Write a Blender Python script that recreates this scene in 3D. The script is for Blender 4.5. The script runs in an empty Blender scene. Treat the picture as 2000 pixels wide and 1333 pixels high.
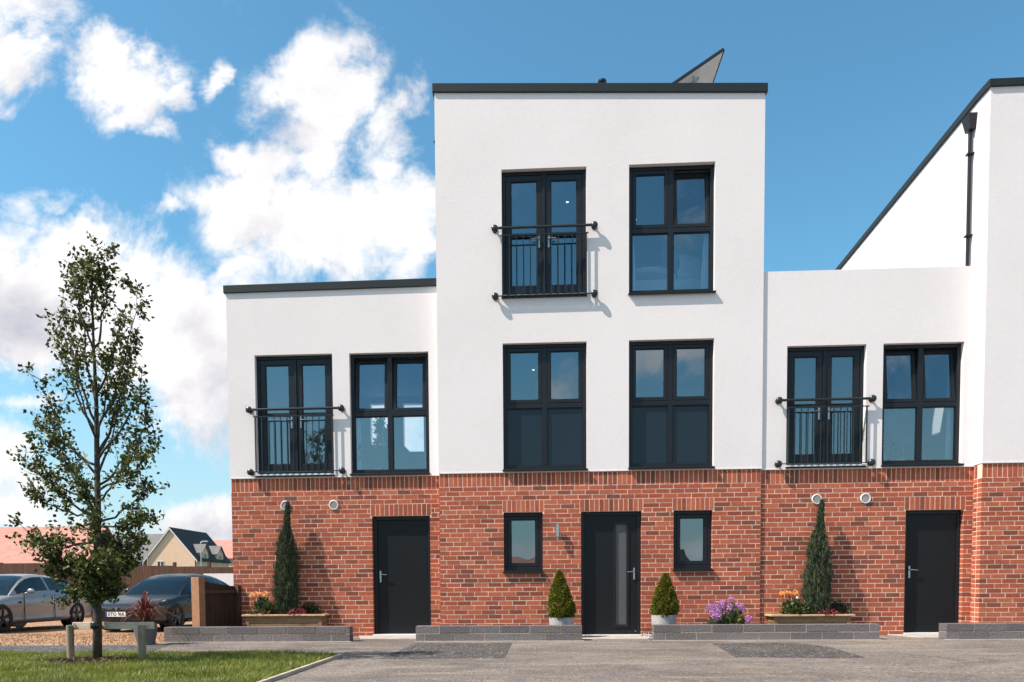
import bpy, bmesh, math, random
import numpy as np
from mathutils import Vector, Matrix, Euler
random.seed(7); rng = np.random.default_rng(11)
S = bpy.context.scene
COL = S.collection
PI = math.pi

# ------------------------------------------------------------------ camera
F, CX, CY = 1500.0, 968.7, 1217.5
YAW, PITCH, ROLL = -0.0571, -0.04853, -0.00764
CAM = Vector((0, -12.5, 0.83))
def _axes():
    cy, sy, cp, sp, cr, sr = math.cos(YAW), math.sin(YAW), math.cos(PITCH), math.sin(PITCH), math.cos(ROLL), math.sin(ROLL)
    fwd = Vector((sy*cp, cy*cp, sp)); right = Vector((cy, -sy, 0)); up = right.cross(fwd)
    return cr*right+sr*up, -sr*right+cr*up, fwd
RT, UP, FW = _axes()
cd = bpy.data.cameras.new('camera'); cam = bpy.data.objects.new('camera', cd); COL.objects.link(cam)
cd.sensor_width = 36; cd.lens = 36*F/2000; cd.shift_x = (1000-CX)/2000; cd.shift_y = (CY-666.5)/2000
cd.clip_start = 0.1; cd.clip_end = 3000
m = Matrix((RT, UP, -FW)).transposed().to_4x4(); m.translation = CAM; cam.matrix_world = m
S.camera = cam
def ray(px, py): return FW + RT*((px-CX)/F) + UP*((CY-py)/F)
def at(px, py, Y):                       # survey: where the sight line meets the vertical plane y = Y
    d = ray(px, py); return CAM + d*((Y-CAM.y)/d.y)
def gp(px, py, z=0.0):                   # survey: where the sight line meets the level z
    d = ray(px, py); return CAM + d*((z-CAM.z)/d.z)
def R4(x0, y0, x1, y1, Y):
    ym, xm = (y0+y1)/2, (x0+x1)/2
    return at(x0, ym, Y).x, at(x1, ym, Y).x, at(xm, y1, Y).z, at(xm, y0, Y).z

# ------------------------------------------------------------------ helpers
def tag(o, label=None, cat=None, group=None, kind=None):
    if label: o['label'] = label
    if cat: o['category'] = cat
    if group: o['group'] = group
    if kind: o['kind'] = kind
    return o
def thing(name, loc, label, cat, group=None, rz=0):
    o = bpy.data.objects.new(name, None); COL.objects.link(o); o.empty_display_size = .2
    o.location = loc; o.rotation_euler = (0, 0, rz)
    return tag(o, label, cat, group)
def kids(o): return [c for c in bpy.data.objects if c.parent == o]
def dup(o, parent=None):
    c = o.copy(); COL.objects.link(c)
    if parent: c.parent = parent
    for k in kids(o): dup(k, c)
    return c
class MB:
    def __init__(s): s.b = bmesh.new()
    def box(s, x0, x1, y0, y1, z0, z1, M=None):
        vs = [s.b.verts.new(p) for p in ((x0,y0,z0),(x1,y0,z0),(x1,y1,z0),(x0,y1,z0),(x0,y0,z1),(x1,y0,z1),(x1,y1,z1),(x0,y1,z1))]
        for f in ((3,2,1,0),(4,5,6,7),(0,1,5,4),(1,2,6,5),(2,3,7,6),(3,0,4,7)): s.b.faces.new([vs[i] for i in f])
        if M is not None: bmesh.ops.transform(s.b, matrix=M, verts=vs)
        return s
    def poly(s, pts): s.b.faces.new([s.b.verts.new(p) for p in pts]); return s
    def slab(s, pts, z0, z1):            # polygon in plan given a thickness
        n = len(pts)
        a = [s.b.verts.new((p[0], p[1], z1)) for p in pts]; b = [s.b.verts.new((p[0], p[1], z0)) for p in pts]
        s.b.faces.new(a); s.b.faces.new(b[::-1])
        for i in range(n): s.b.faces.new((a[i], b[i], b[(i+1) % n], a[(i+1) % n]))
        return s
    def prism(s, pts, y0, y1):           # outline in x,z pulled along y
        n = len(pts)
        a = [s.b.verts.new((p[0], y0, p[1])) for p in pts]; b = [s.b.verts.new((p[0], y1, p[1])) for p in pts]
        s.b.faces.new(a); s.b.faces.new(b[::-1])
        for i in range(n): s.b.faces.new((a[(i+1) % n], a[i], b[i], b[(i+1) % n]))
        return s
    def tube(s, path, r, seg=8, cap=True):
        path = [Vector(p) for p in path]; rs = r if isinstance(r, (list, tuple)) else [r]*len(path)
        rings = []; ref = None
        for i, p in enumerate(path):
            t = (path[min(i+1, len(path)-1)]-path[max(i-1, 0)]).normalized()
            if ref is None: ref = Vector((1,0,0)) if abs(t.x) < .9 else Vector((0,1,0))
            u = (ref - t*ref.dot(t)).normalized(); ref = u; v = t.cross(u)
            rings.append([s.b.verts.new(p+(u*math.cos(2*PI*k/seg)+v*math.sin(2*PI*k/seg))*rs[i]) for k in range(seg)])
        for a, b in zip(rings, rings[1:]):
            for k in range(seg): s.b.faces.new((a[k], a[(k+1) % seg], b[(k+1) % seg], b[k]))
        if cap: s.b.faces.new(rings[0][::-1]); s.b.faces.new(rings[-1])
        return s
    def lathe(s, prof, c=(0,0,0), seg=24, axis='z', cap=True):
        c = Vector(c); rings = []
        for r, h in prof:
            ring = []
            for k in range(seg):
                a = 2*PI*k/seg; p = Vector((r*math.cos(a), r*math.sin(a), h))
                if axis == 'y': p = Vector((p.x, p.z, p.y))
                if axis == 'x': p = Vector((p.z, p.x, p.y))
                ring.append(s.b.verts.new(c+p))
            rings.append(ring)
        for a, b in zip(rings, rings[1:]):
            for k in range(seg): s.b.faces.new((a[k], a[(k+1) % seg], b[(k+1) % seg], b[k]))
        if cap and prof[0][0] > 1e-6: s.b.faces.new(rings[0][::-1])
        if cap and prof[-1][0] > 1e-6: s.b.faces.new(rings[-1])
        return s
    def ball(s, c, r, sx=1, sy=1, sz=1, u=14, v=9):
        M = Matrix.Translation(c) @ Matrix.Diagonal((sx, sy, sz, 1))
        bmesh.ops.create_uvsphere(s.b, u_segments=u, v_segments=v, radius=r, matrix=M); return s
    def frame(s, x0, x1, z0, z1, y0, y1, w):   # rectangular ring of four butted bars
        wl, wr, wb, wt = w if isinstance(w, tuple) else (w,)*4
        s.box(x0, x1, y0, y1, z1-wt, z1); s.box(x0, x1, y0, y1, z0, z0+wb)
        s.box(x0, x0+wl, y0, y1, z0+wb, z1-wt); s.box(x1-wr, x1, y0, y1, z0+wb, z1-wt); return s
    def build(s, name, mat, parent=None, smooth=False, bevel=0, merge=False, recalc=True):
        if merge: bmesh.ops.remove_doubles(s.b, verts=s.b.verts, dist=1e-5)
        if recalc: bmesh.ops.recalc_face_normals(s.b, faces=s.b.faces)
        me = bpy.data.meshes.new(name); s.b.to_mesh(me); s.b.free()
        if smooth:
            me.polygons.foreach_set('use_smooth', [True]*len(me.polygons))
            if smooth == 'auto':
                me.set_sharp_from_angle(angle=math.radians(40))
        o = bpy.data.objects.new(name, me); COL.objects.link(o)
        if mat: me.materials.append(mat)
        if parent: o.parent = parent
        if bevel:
            md = o.modifiers.new('bevel', 'BEVEL'); md.width = bevel; md.segments = 2; md.limit_method = 'ANGLE'
        return o
def wall_bm(x0, x1, z0, z1, holes, y0, y1):
    """wall slab with rectangular openings, reveals included"""
    w = MB()
    xs = sorted({round(v, 5) for v in [x0, x1]+[h for H in holes for h in H[:2]] if x0-1e-6 <= v <= x1+1e-6})
    zs = sorted({round(v, 5) for v in [z0, z1]+[h for H in holes for h in H[2:]] if z0-1e-6 <= v <= z1+1e-6})
    def solid(i, k):
        if i < 0 or k < 0 or i >= len(xs)-1 or k >= len(zs)-1: return False
        cx, cz = (xs[i]+xs[i+1])/2, (zs[k]+zs[k+1])/2
        return not any(a < cx < b and c < cz < d for a, b, c, d in holes)
    for i in range(len(xs)-1):
        for k in range(len(zs)-1):
            if not solid(i, k): continue
            a, b, c, d = xs[i], xs[i+1], zs[k], zs[k+1]
            w.poly(((a,y0,c),(b,y0,c),(b,y0,d),(a,y0,d))); w.poly(((a,y1,c),(a,y1,d),(b,y1,d),(b,y1,c)))
            if not solid(i-1, k): w.poly(((a,y0,c),(a,y0,d),(a,y1,d),(a,y1,c)))
            if not solid(i+1, k): w.poly(((b,y0,c),(b,y1,c),(b,y1,d),(b,y0,d)))
            if not solid(i, k-1): w.poly(((a,y0,c),(a,y1,c),(b,y1,c),(b,y0,c)))
            if not solid(i, k+1): w.poly(((a,y0,d),(b,y0,d),(b,y1,d),(a,y1,d)))
    return w
def np_obj(name, V, n, mat, parent=None, smooth=False):
    """mesh of many separate n-gons from an array (count*n, 3)"""
    V = np.asarray(V, dtype=np.float32).reshape(-1, 3); nv = len(V); nf = nv//n
    me = bpy.data.meshes.new(name)
    me.vertices.add(nv); me.vertices.foreach_set('co', V.ravel())
    me.loops.add(nv); me.loops.foreach_set('vertex_index', np.arange(nv, dtype=np.int32))
    me.polygons.add(nf); me.polygons.foreach_set('loop_start', np.arange(0, nv, n, dtype=np.int32))
    me.update(calc_edges=True); me.validate()
    if mat: me.materials.append(mat)
    o = bpy.data.objects.new(name, me); COL.objects.link(o)
    if parent: o.parent = parent
    return o
def unit(a): return a/np.maximum(np.linalg.norm(a, axis=1, keepdims=True), 1e-9)
def leaves(P, axis, L, W, up=None):
    """pointed leaves (4-gons folded to a kite): base P, direction axis"""
    n = len(P); axis = unit(axis); r = unit(np.cross(axis, rng.normal(size=(n, 3))))
    L = np.asarray(L).reshape(-1, 1); W = np.asarray(W).reshape(-1, 1); nrm = np.cross(axis, r)
    a = P; b = P+axis*L*.45+r*W*.5+nrm*W*.12; c = P+axis*L; d = P+axis*L*.45-r*W*.5+nrm*W*.12
    return np.stack([a, b, c, d], 1)

# ------------------------------------------------------------------ materials
def newmat(name):
    mt = bpy.data.materials.new(name); mt.use_nodes = True; nt = mt.node_tree
    b = nt.nodes['Principled BSDF']; return mt, nt, b
class G:                                   # tiny node helper
    def __init__(s, nt): s.nt = nt
    def n(s, t, **k):
        nd = s.nt.nodes.new(t)
        for a, v in k.items(): setattr(nd, a, v)
        return nd
    def l(s, a, b): s.nt.links.new(a, b)
    def val(s, sock, v):
        if hasattr(v, 'default_value') or hasattr(v, 'is_linked'): s.l(v, sock)
        else: sock.default_value = v
    def math(s, op, a, b=None, c=None, clamp=False):
        nd = s.n('ShaderNodeMath', operation=op, use_clamp=clamp); s.val(nd.inputs[0], a)
        if b is not None: s.val(nd.inputs[1], b)
        if c is not None: s.val(nd.inputs[2], c)
        return nd.outputs[0]
    def noise(s, vec, scale, detail=4, rough=.55, dist=0):
        nd = s.n('ShaderNodeTexNoise'); nd.inputs['Scale'].default_value = scale; nd.inputs['Detail'].default_value = detail
        nd.inputs['Roughness'].default_value = rough; nd.inputs['Distortion'].default_value = dist
        if vec is not None: s.l(vec, nd.inputs['Vector'])
        return nd
    def ramp(s, fac, stops, interp='LINEAR'):
        nd = s.n('ShaderNodeValToRGB'); cr = nd.color_ramp; cr.interpolation = interp
        while len(cr.elements) < len(stops): cr.elements.new(.5)
        for e, (p, c) in zip(cr.elements, stops): e.position = p; e.color = (*c, 1) if len(c) == 3 else c
        s.l(fac, nd.inputs[0]); return nd.outputs[0]
    def mix(s, fac, a, b, blend='MIX'):
        nd = s.n('ShaderNodeMix', data_type='RGBA', blend_type=blend)
        s.val(nd.inputs['Factor'], fac)
        for sock, v in ((nd.inputs[6], a), (nd.inputs[7], b)):
            if isinstance(v, (tuple, list)): sock.default_value = (*v, 1) if len(v) == 3 else v
            else: s.l(v, sock)
        return nd.outputs[2]
    def bump(s, h, strength, dist, b):
        nd = s.n('ShaderNodeBump'); nd.inputs['Strength'].default_value = strength; nd.inputs['Distance'].default_value = dist
        s.l(h, nd.inputs['Height']); s.l(nd.outputs[0], b.inputs['Normal'])
    def obj(s): return s.n('ShaderNodeTexCoord').outputs['Object']
    def pos(s): return s.n('ShaderNodeNewGeometry').outputs['Position']
    def island(s): return s.n('ShaderNodeNewGeometry').outputs['Random Per Island']
def plain(name, col, rough=.5, metal=0, var=.12, scale=6, bump=0, bscale=60, spec=.5, coat=0):
    mt, nt, b = newmat(name); g = G(nt); p = g.pos()
    nz = g.noise(p, scale, 5)
    lo = tuple(max(c*(1-var), 0) for c in col); hi = tuple(min(c*(1+var), 1) for c in col)
    g.l(g.ramp(nz.outputs[0], [(.3, lo), (.7, hi)]), b.inputs['Base Color'])
    b.inputs['Roughness'].default_value = rough; b.inputs['Metallic'].default_value = metal
    b.inputs['Specular IOR Level'].default_value = spec; b.inputs['Coat Weight'].default_value = coat
    if bump: g.bump(g.noise(p, bscale, 6).outputs[0], bump, .01, b)
    return mt
M = {}
def mk():
    # white textured render
    mt, nt, b = newmat('white_render'); g = G(nt); p = g.pos()
    st = g.noise(p, .55, 6, .6); st2 = g.noise(p, 16, 5, .6)
    c = g.ramp(st.outputs[0], [(.25, (.735, .685, .68)), (.6, (.785, .733, .728))])
    c = g.mix(.05, c, g.ramp(st2.outputs[0], [(.35, (.45, .45, .45)), (.65, (1, 1, 1))]), 'MULTIPLY')
    g.l(c, b.inputs['Base Color']); b.inputs['Roughness'].default_value = .92; b.inputs['Specular IOR Level'].default_value = .2
    v = g.noise(p, 95, 6, .6, .3); w = g.noise(p, 30, 4, .6)
    g.bump(g.math('ADD', v.outputs[0], g.math('MULTIPLY', w.outputs[0], .8)), .38, .006, b); M['render'] = mt
    # facing brick: one colour per brick, mottled
    def brick(name, stops):
        mt, nt, b = newmat(name); g = G(nt); p = g.pos()
        c = g.ramp(g.island(), stops)
        n1 = g.noise(p, 32, 6, .65); n2 = g.noise(p, 7, 4)
        c = g.mix(.55, c, g.ramp(n1.outputs[0], [(.3, (.45, .4, .4)), (.55, (1, 1, 1)), (.75, (1.0, .95, .9))]), 'MULTIPLY')
        c = g.mix(g.math('MULTIPLY', g.ramp(n2.outputs[0], [(.55, (0, 0, 0)), (.8, (1, 1, 1))]), .12), c, (.60, .36, .28))
        g.l(c, b.inputs['Base Color']); b.inputs['Roughness'].default_value = .88; b.inputs['Specular IOR Level'].default_value = .25
        g.bump(g.noise(p, 110, 6, .7).outputs[0], .45, .006, b); return mt
    M['brick'] = brick('red_brick', [(0, (.19, .066, .040)), (.13, (.25, .074, .043)), (.24, (.335, .086, .046)), (.45, (.39, .098, .051)), (.75, (.435, .114, .058)), (1, (.475, .142, .075))])
    M['mortar'] = plain('mortar', (.82, .61, .49), .95, var=.12, scale=25, bump=.4, bscale=150, spec=.1)
    mt, nt, b = newmat('grey_walling_block'); g = G(nt); p = g.pos()
    c = g.ramp(g.island(), [(0, (.135, .120, .122)), (1, (.195, .175, .176))]); v = g.n('ShaderNodeTexVoronoi'); v.inputs['Scale'].default_value = 60; g.l(p, v.inputs['Vector'])
    nz = g.noise(p, 45, 6, .75)
    c = g.mix(.8, c, g.ramp(nz.outputs[0], [(.3, (.45, .45, .45)), (.7, (1.35, 1.3, 1.3))]), 'MULTIPLY')
    g.l(c, b.inputs['Base Color']); b.inputs['Roughness'].default_value = .95
    g.bump(g.math('ADD', g.noise(p, 38, 5, .7).outputs[0], g.math('MULTIPLY', v.outputs[0], .4)), .9, .015, b); M['block'] = mt
    M['block_mortar'] = plain('tan_mortar', (.36, .28, .19), .95, var=.2, scale=30, spec=.1)
    # joinery
    M['frame'] = plain('anthracite_frame', (.0105, .012, .0155), .36, var=.08, spec=.32)
    M['spandrel'] = plain('slate_blue_panel', (.012, .021, .031), .18, var=.05, spec=.35)
    M['cap'] = plain('dark_metal_coping', (.013, .019, .022), .5, metal=.0, var=.1, spec=.30)
    M['rail'] = plain('black_metal', (.010, .016, .017), .28, var=.1, spec=.6)
    mt, nt, b = newmat('black_door'); g = G(nt); tc = g.obj()
    mp = g.n('ShaderNodeMapping'); mp.inputs['Scale'].default_value = (60, 60, 3.5); g.l(tc, mp.inputs[0])
    nz = g.noise(mp.outputs[0], 1.2, 6, .6, 1.5)
    g.l(g.ramp(nz.outputs[0], [(.3, (.0065, .0068, .008)), (.7, (.011, .0115, .0135))]), b.inputs['Base Color']); b.inputs['Roughness'].default_value = .4; b.inputs['Specular IOR Level'].default_value = .25
    g.bump(nz.outputs[0], .35, .003, b); M['door'] = mt
    M['steel'] = plain('satin_steel', (.50, .50, .50), .25, metal=1, var=.05)
    M['alu'] = plain('pale_aluminium', (.75, .76, .78), .4, metal=.3, var=.05)
    M['white'] = plain('white_plastic', (.78, .76, .74), .4, var=.04)
    def glass(name, k, tr, tint=(.88, .93, 1.0), rough=0):
        mt, nt, b = newmat(name); g = G(nt); nt.nodes.remove(b)
        t = g.n('ShaderNodeBsdfTransparent'); t.inputs[0].default_value = (*tr, 1)
        s = g.n('ShaderNodeBsdfGlossy'); s.inputs[0].default_value = (*tint, 1); s.inputs['Roughness'].default_value = rough
        lw = g.n('ShaderNodeFresnel'); lw.inputs[0].default_value = 1.5
        f = g.math('ADD', lw.outputs[0], k, clamp=True)
        nz = g.noise(g.pos(), 2.2, 1); bp = g.n('ShaderNodeBump'); bp.inputs['Strength'].default_value = .05; bp.inputs['Distance'].default_value = .02
        g.l(nz.outputs[0], bp.inputs['Height']); g.l(bp.outputs[0], s.inputs['Normal'])
        mx = g.n('ShaderNodeMixShader'); g.l(f, mx.inputs[0]); g.l(t.outputs[0], mx.inputs[1]); g.l(s.outputs[0], mx.inputs[2])
        g.l(mx.outputs[0], nt.nodes['Material Output'].inputs[0]); return mt
    M['glass'] = glass('window_glass', .205, (.74, .86, .92), (.78, .93, 1.0))
    M['clear'] = glass('clear_glass', .03, (.92, .95, .97))
    M['carglass'] = glass('car_glass', .035, (.15, .18, .20), (1, .95, .92))
    mt, nt, b = newmat('frosted_glass'); b.inputs['Base Color'].default_value = (.085, .08, .082, 1); b.inputs['Roughness'].default_value = .3; g = G(nt)
    g.bump(g.noise(g.pos(), 40, 3).outputs[0], .15, .004, b); M['frost'] = mt
    # interiors
    M['room'] = plain('painted_plaster', (.46, .46, .46), .9, var=.03)
    M['linen'] = plain('white_linen', (.80, .80, .80), .9, var=.06, scale=12, bump=.3, bscale=14)
    M['cushion'] = plain('grey_cushion', (.16, .17, .19), .95, var=.2, scale=30)
    M['sheer'] = plain('sheer_curtain', (.82, .82, .82), .9, var=.05)
    M['chair'] = plain('grey_shell', (.12, .13, .14), .5, var=.1)
    M['card'] = plain('white_card', (.85, .85, .85), .7, var=.02)
    mt, nt, b = newmat('lit_downlight'); b.inputs['Emission Color'].default_value = (1, .93, .82, 1); b.inputs['Emission Strength'].default_value = 1.3; M['lamp'] = mt
    # ground
    mt, nt, b = newmat('pale_asphalt'); g = G(nt); p = g.pos()
    big = g.noise(p, .55, 8, .68, .6); med = g.noise(p, 7, 6, .75); fine = g.noise(p, 42, 6, .85)
    mp = g.n('ShaderNodeMapping'); mp.inputs['Scale'].default_value = (.6, 2.4, 1); g.l(p, mp.inputs[0]); streak = g.noise(mp.outputs[0], 1.3, 5, .6, .5)
    c = g.ramp(big.outputs[0], [(.32, (.118, .104, .094)), (.52, (.172, .151, .136)), (.70, (.235, .203, .177))])
    c = g.mix(g.math('MULTIPLY', g.ramp(streak.outputs[0], [(.50, (0, 0, 0)), (.68, (1, 1, 1))]), .6), c, (.31, .255, .20))
    dk = g.noise(p, .9, 7, .7, .8); c = g.mix(g.math('MULTIPLY', g.ramp(dk.outputs[0], [(.54, (0, 0, 0)), (.66, (1, 1, 1))]), .55), c, (.075, .064, .058))
    vs = g.n('ShaderNodeTexVoronoi'); vs.inputs['Scale'].default_value = 16; g.l(p, vs.inputs['Vector']); v2 = g.n('ShaderNodeTexVoronoi'); v2.inputs['Scale'].default_value = 30; g.l(p, v2.inputs['Vector'])
    def specks(v, rad, keep):
        on = g.math('LESS_THAN', v.outputs[0], rad); sc_ = g.n('ShaderNodeSeparateColor'); g.l(v.outputs['Color'], sc_.inputs[0]); return g.math('MULTIPLY', on, g.math('GREATER_THAN', sc_.outputs[0], keep))
    c = g.mix(g.math('MULTIPLY', specks(vs, .24, .74), .65), c, (.40, .33, .27)); c = g.mix(g.math('MULTIPLY', specks(v2, .38, .62), .65), c, (.035, .032, .032))
    c = g.mix(.7, c, g.ramp(med.outputs[0], [(.3, (.72, .72, .72)), (.7, (1.2, 1.2, 1.2))]), 'MULTIPLY')
    c = g.mix(.9, c, g.ramp(fine.outputs[0], [(.36, (.30, .30, .32)), (.5, (1, 1, 1)), (.62, (1.75, 1.7, 1.62))]), 'MULTIPLY')
    g.l(c, b.inputs['Base Color']); b.inputs['Roughness'].default_value = .93; b.inputs['Specular IOR Level'].default_value = .2
    g.bump(g.math('ADD', fine.outputs[0], g.math('MULTIPLY', med.outputs[0], 1.5)), .7, .012, b); M['asphalt'] = mt
    def tarmac(name, a, bcol, bs=.8):
        mt, nt, b = newmat(name); g = G(nt); p = g.pos()
        fine = g.noise(p, 45, 6, .85); big = g.noise(p, 1.4, 5)
        v = g.n('ShaderNodeTexVoronoi'); v.inputs['Scale'].default_value = 34; g.l(p, v.inputs['Vector'])
        c = g.ramp(big.outputs[0], [(.3, a), (.7, bcol)])
        c = g.mix(.9, c, g.ramp(fine.outputs[0], [(.34, (.3, .3, .3)), (.5, (1, 1, 1)), (.64, (2.0, 1.95, 1.9))]), 'MULTIPLY')
        sc_ = g.n('ShaderNodeSeparateColor'); g.l(v.outputs['Color'], sc_.inputs[0])
        c = g.mix(g.math('MULTIPLY', g.math('MULTIPLY', g.math('LESS_THAN', v.outputs[0], .42), g.math('GREATER_THAN', sc_.outputs[0], .74)), .8), c, (.36, .32, .29)); c = g.mix(g.math('MULTIPLY', g.math('LESS_THAN', sc_.outputs[1], .3), .7), c, (.03, .028, .028))
        g.l(c, b.inputs['Base Color']); b.inputs['Roughness'].default_value = .92; b.inputs['Specular IOR Level'].default_value = .25
        g.bump(g.math('ADD', fine.outputs[0], v.outputs[0]), bs, .014, b); return mt
    M['patch'] = tarmac('dark_tarmac_patch', (.070, .066, .066), (.105, .098, .094), .9)
    M['tarmac'] = tarmac('grey_tarmac', (.062, .064, .069), (.082, .082, .086), .5)
    mt, nt, b = newmat('orange_gravel'); g = G(nt); p = g.pos()
    v = g.n('ShaderNodeTexVoronoi'); v.inputs['Scale'].default_value = 48; g.l(p, v.inputs['Vector'])
    sp = g.n('ShaderNodeSeparateColor'); g.l(v.outputs['Color'], sp.inputs[0])
    c = g.ramp(sp.outputs[0], [(0, (.26, .125, .06)), (.35, (.46, .24, .12)), (.7, (.58, .35, .19)), (1, (.68, .50, .33))])
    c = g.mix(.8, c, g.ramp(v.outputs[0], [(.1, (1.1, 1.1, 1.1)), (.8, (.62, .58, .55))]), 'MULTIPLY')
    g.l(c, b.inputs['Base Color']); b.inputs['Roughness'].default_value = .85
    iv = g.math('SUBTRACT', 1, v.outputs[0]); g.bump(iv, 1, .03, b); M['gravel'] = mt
    M['soil'] = plain('dark_soil', (.06, .042, .03), .95, var=.5, scale=40, bump=1, bscale=50)
    mt, nt, b = newmat('turf'); g = G(nt); p = g.pos()
    g.l(g.ramp(g.noise(p, 9, 6, .7).outputs[0], [(.3, (.028, .045, .012)), (.7, (.065, .085, .025))]), b.inputs['Base Color']); b.inputs['Roughness'].default_value = .95; M['turf'] = mt
    M['field'] = plain('field', (.10, .11, .05), .95, var=.3, scale=.2)
    M['concrete'] = plain('pale_concrete', (.36, .32, .285), .9, var=.18, scale=5, bump=.3, bscale=60)
    M['pot'] = plain('grey_pot', (.12, .118, .118), .7, var=.1, scale=12, bump=.15, bscale=40)
    M['potlight'] = plain('pale_grey_pot', (.34, .325, .32), .7, var=.08, scale=12, bump=.15, bscale=40)
    def wood(name, a, bcol, sc=(3, 3, 40), axis=0, rough=.8):
        mt, nt, b = newmat(name); g = G(nt); p = g.obj()
        mp = g.n('ShaderNodeMapping'); mp.inputs['Scale'].default_value = sc; g.l(p, mp.inputs[0])
        n1 = g.noise(mp.outputs[0], 1.5, 7, .62, 1.2); n2 = g.noise(p, 9, 4)
        c = g.ramp(n1.outputs[0], [(.3, a), (.7, bcol)])
        c = g.mix(.5, c, g.ramp(n2.outputs[0], [(.3, (.65, .65, .65)), (.7, (1.2, 1.2, 1.2))]), 'MULTIPLY')
        iv = g.ramp(g.island(), [(0, (.78, .78, .78)), (1, (1.15, 1.12, 1.1))]); c = g.mix(1, c, iv, 'MULTIPLY')
        g.l(c, b.inputs['Base Color']); b.inputs['Roughness'].default_value = rough; g.bump(n1.outputs[0], .4, .006, b); return mt
    M['planter'] = wood('planter_wood', (.19, .105, .048), (.34, .205, .105))
    M['planterrim'] = wood('planter_rim_wood', (.42, .27, .14), (.62, .43, .25))
    M['fence'] = wood('brown_fence', (.062, .027, .016), (.125, .058, .034), (30, 30, 2))
    M['fenceshade'] = wood('shade_toned_fence', (.030, .014, .009), (.065, .030, .018), (30, 30, 2))  # fence wood toned down: the panel's shade is put into the colour
    M['post'] = wood('fence_post', (.24, .115, .058), (.38, .20, .105), (30, 30, 2))
    M['stake'] = wood('weathered_stake', (.20, .15, .105), (.40, .31, .23), (30, 30, 3))
    M['stakerail'] = wood('weathered_rail', (.46, .36, .27), (.72, .60, .48), (3, 40, 40))
    M['edging'] = wood('pale_edging', (.34, .29, .22), (.52, .45, .36), (4, 4, 40))
    M['chip'] = wood('bark_chip', (.06, .035, .022), (.16, .10, .065), (30, 30, 30))
    # foliage
    def leaf(name, stops, rough=.45, trans=.25, spec=.5):
        mt, nt, b = newmat(name); g = G(nt)
        c = g.ramp(g.island(), stops); g.l(c, b.inputs['Base Color']); b.inputs['Roughness'].default_value = rough; b.inputs['Specular IOR Level'].default_value = spec
        if trans:
            t = g.n('ShaderNodeBsdfTranslucent'); g.l(c, t.inputs[0]); mx = g.n('ShaderNodeMixShader'); mx.inputs[0].default_value = trans
            g.l(b.outputs[0], mx.inputs[1]); g.l(t.outputs[0], mx.inputs[2]); g.l(mx.outputs[0], nt.nodes['Material Output'].inputs[0])
        return mt
    M['treeleaf'] = leaf('dark_tree_leaf', [(0, (.020, .032, .009)), (.45, (.052, .070, .018)), (.85, (.13, .15, .036)), (1, (.24, .23, .07))], .5, .25, .25)
    M['bark'] = plain('tree_bark', (.060, .048, .036), .9, var=.4, scale=30, bump=.7, bscale=50)
    M['juniper'] = leaf('juniper_green', [(0, (.018, .034, .020)), (.5, (.048, .074, .040)), (.88, (.11, .135, .07)), (1, (.18, .17, .08))], .6, .12, .3)
    M['box'] = leaf('box_leaf', [(0, (.040, .055, .006)), (.5, (.13, .14, .015)), (.85, (.24, .235, .03)), (1, (.36, .33, .05))], .5, .25, .3)
    M['bush'] = leaf('planter_leaf', [(0, (.02, .04, .012)), (.6, (.05, .085, .025)), (1, (.14, .17, .06))], .35, .2)
    M['bushdark'] = leaf('dark_leaf', [(0, (.014, .026, .010)), (.7, (.03, .05, .016)), (1, (.07, .085, .03))], .4, .2)
    M['orange'] = leaf('orange_petal', [(0, (.70, .20, .03)), (1, (.85, .38, .09))], .6, .2)
    M['red'] = leaf('red_petal', [(0, (.22, .012, .022)), (.7, (.42, .03, .05)), (1, (.65, .32, .35))], .6, .2)
    M['pink'] = leaf('lilac_petal', [(0, (.40, .17, .42)), (.6, (.56, .27, .56)), (1, (.68, .40, .66))], .6, .3)
    M['flax'] = leaf('bronze_flax_leaf', [(0, (.075, .022, .016)), (.6, (.19, .06, .042)), (1, (.36, .15, .11))], .35, .25)
    M['grass'] = leaf('grass_blade', [(0, (.075, .095, .012)), (.5, (.19, .225, .028)), (.9, (.31, .33, .06)), (1, (.34, .29, .12))], .5, .35)
    M['shadeleaf'] = leaf('silhouette_leaf', [(0, (.004, .007, .004)), (1, (.009, .014, .007))], .9, 0, .05)  # near-black so the added sill plants read as dark tree reflections
    M['pine'] = leaf('pine_needles', [(0, (.010, .018, .010)), (1, (.03, .045, .02))], .6, .1)
    M['pebble'] = plain('pale_pebbles', (.42, .38, .40), .8, var=.3, scale=60)
    # cars
    def paint(name, col, metal, rough):
        mt, nt, b = newmat(name); b.inputs['Base Color'].default_value = (*col, 1); b.inputs['Metallic'].default_value = metal; b.inputs['Roughness'].default_value = rough
        b.inputs['Coat Weight'].default_value = .2; b.inputs['Specular IOR Level'].default_value = .35; b.inputs['Coat Roughness'].default_value = .04
        g = G(nt); g.l(g.ramp(g.noise(g.obj(), 300, 2).outputs[0], [(.3, tuple(c*.9 for c in col)), (.7, tuple(c*1.1 for c in col))]), b.inputs['Base Color']); return mt
    M['silver'] = paint('silver_paint', (.33, .31, .295), .5, .34)
    M['charcoal'] = paint('charcoal_paint', (.008, .0072, .0075), .0, .34)
    M['tyre'] = plain('tyre_rubber', (.012, .012, .013), .85, var=.1)
    M['rim'] = plain('dark_rim', (.05, .05, .055), .35, metal=.8, var=.1)
    M['black'] = plain('gloss_black', (.008, .008, .009), .25, var=.05)
    M['chrome'] = plain('chrome', (.8, .8, .8), .12, metal=1, var=.02)
    M['lens'] = plain('headlight_lens', (.30, .31, .33), .1, var=.1, spec=.8, coat=1)
    M['plate'] = plain('plate_white', (.74, .72, .66), .4, var=.03)
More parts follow.
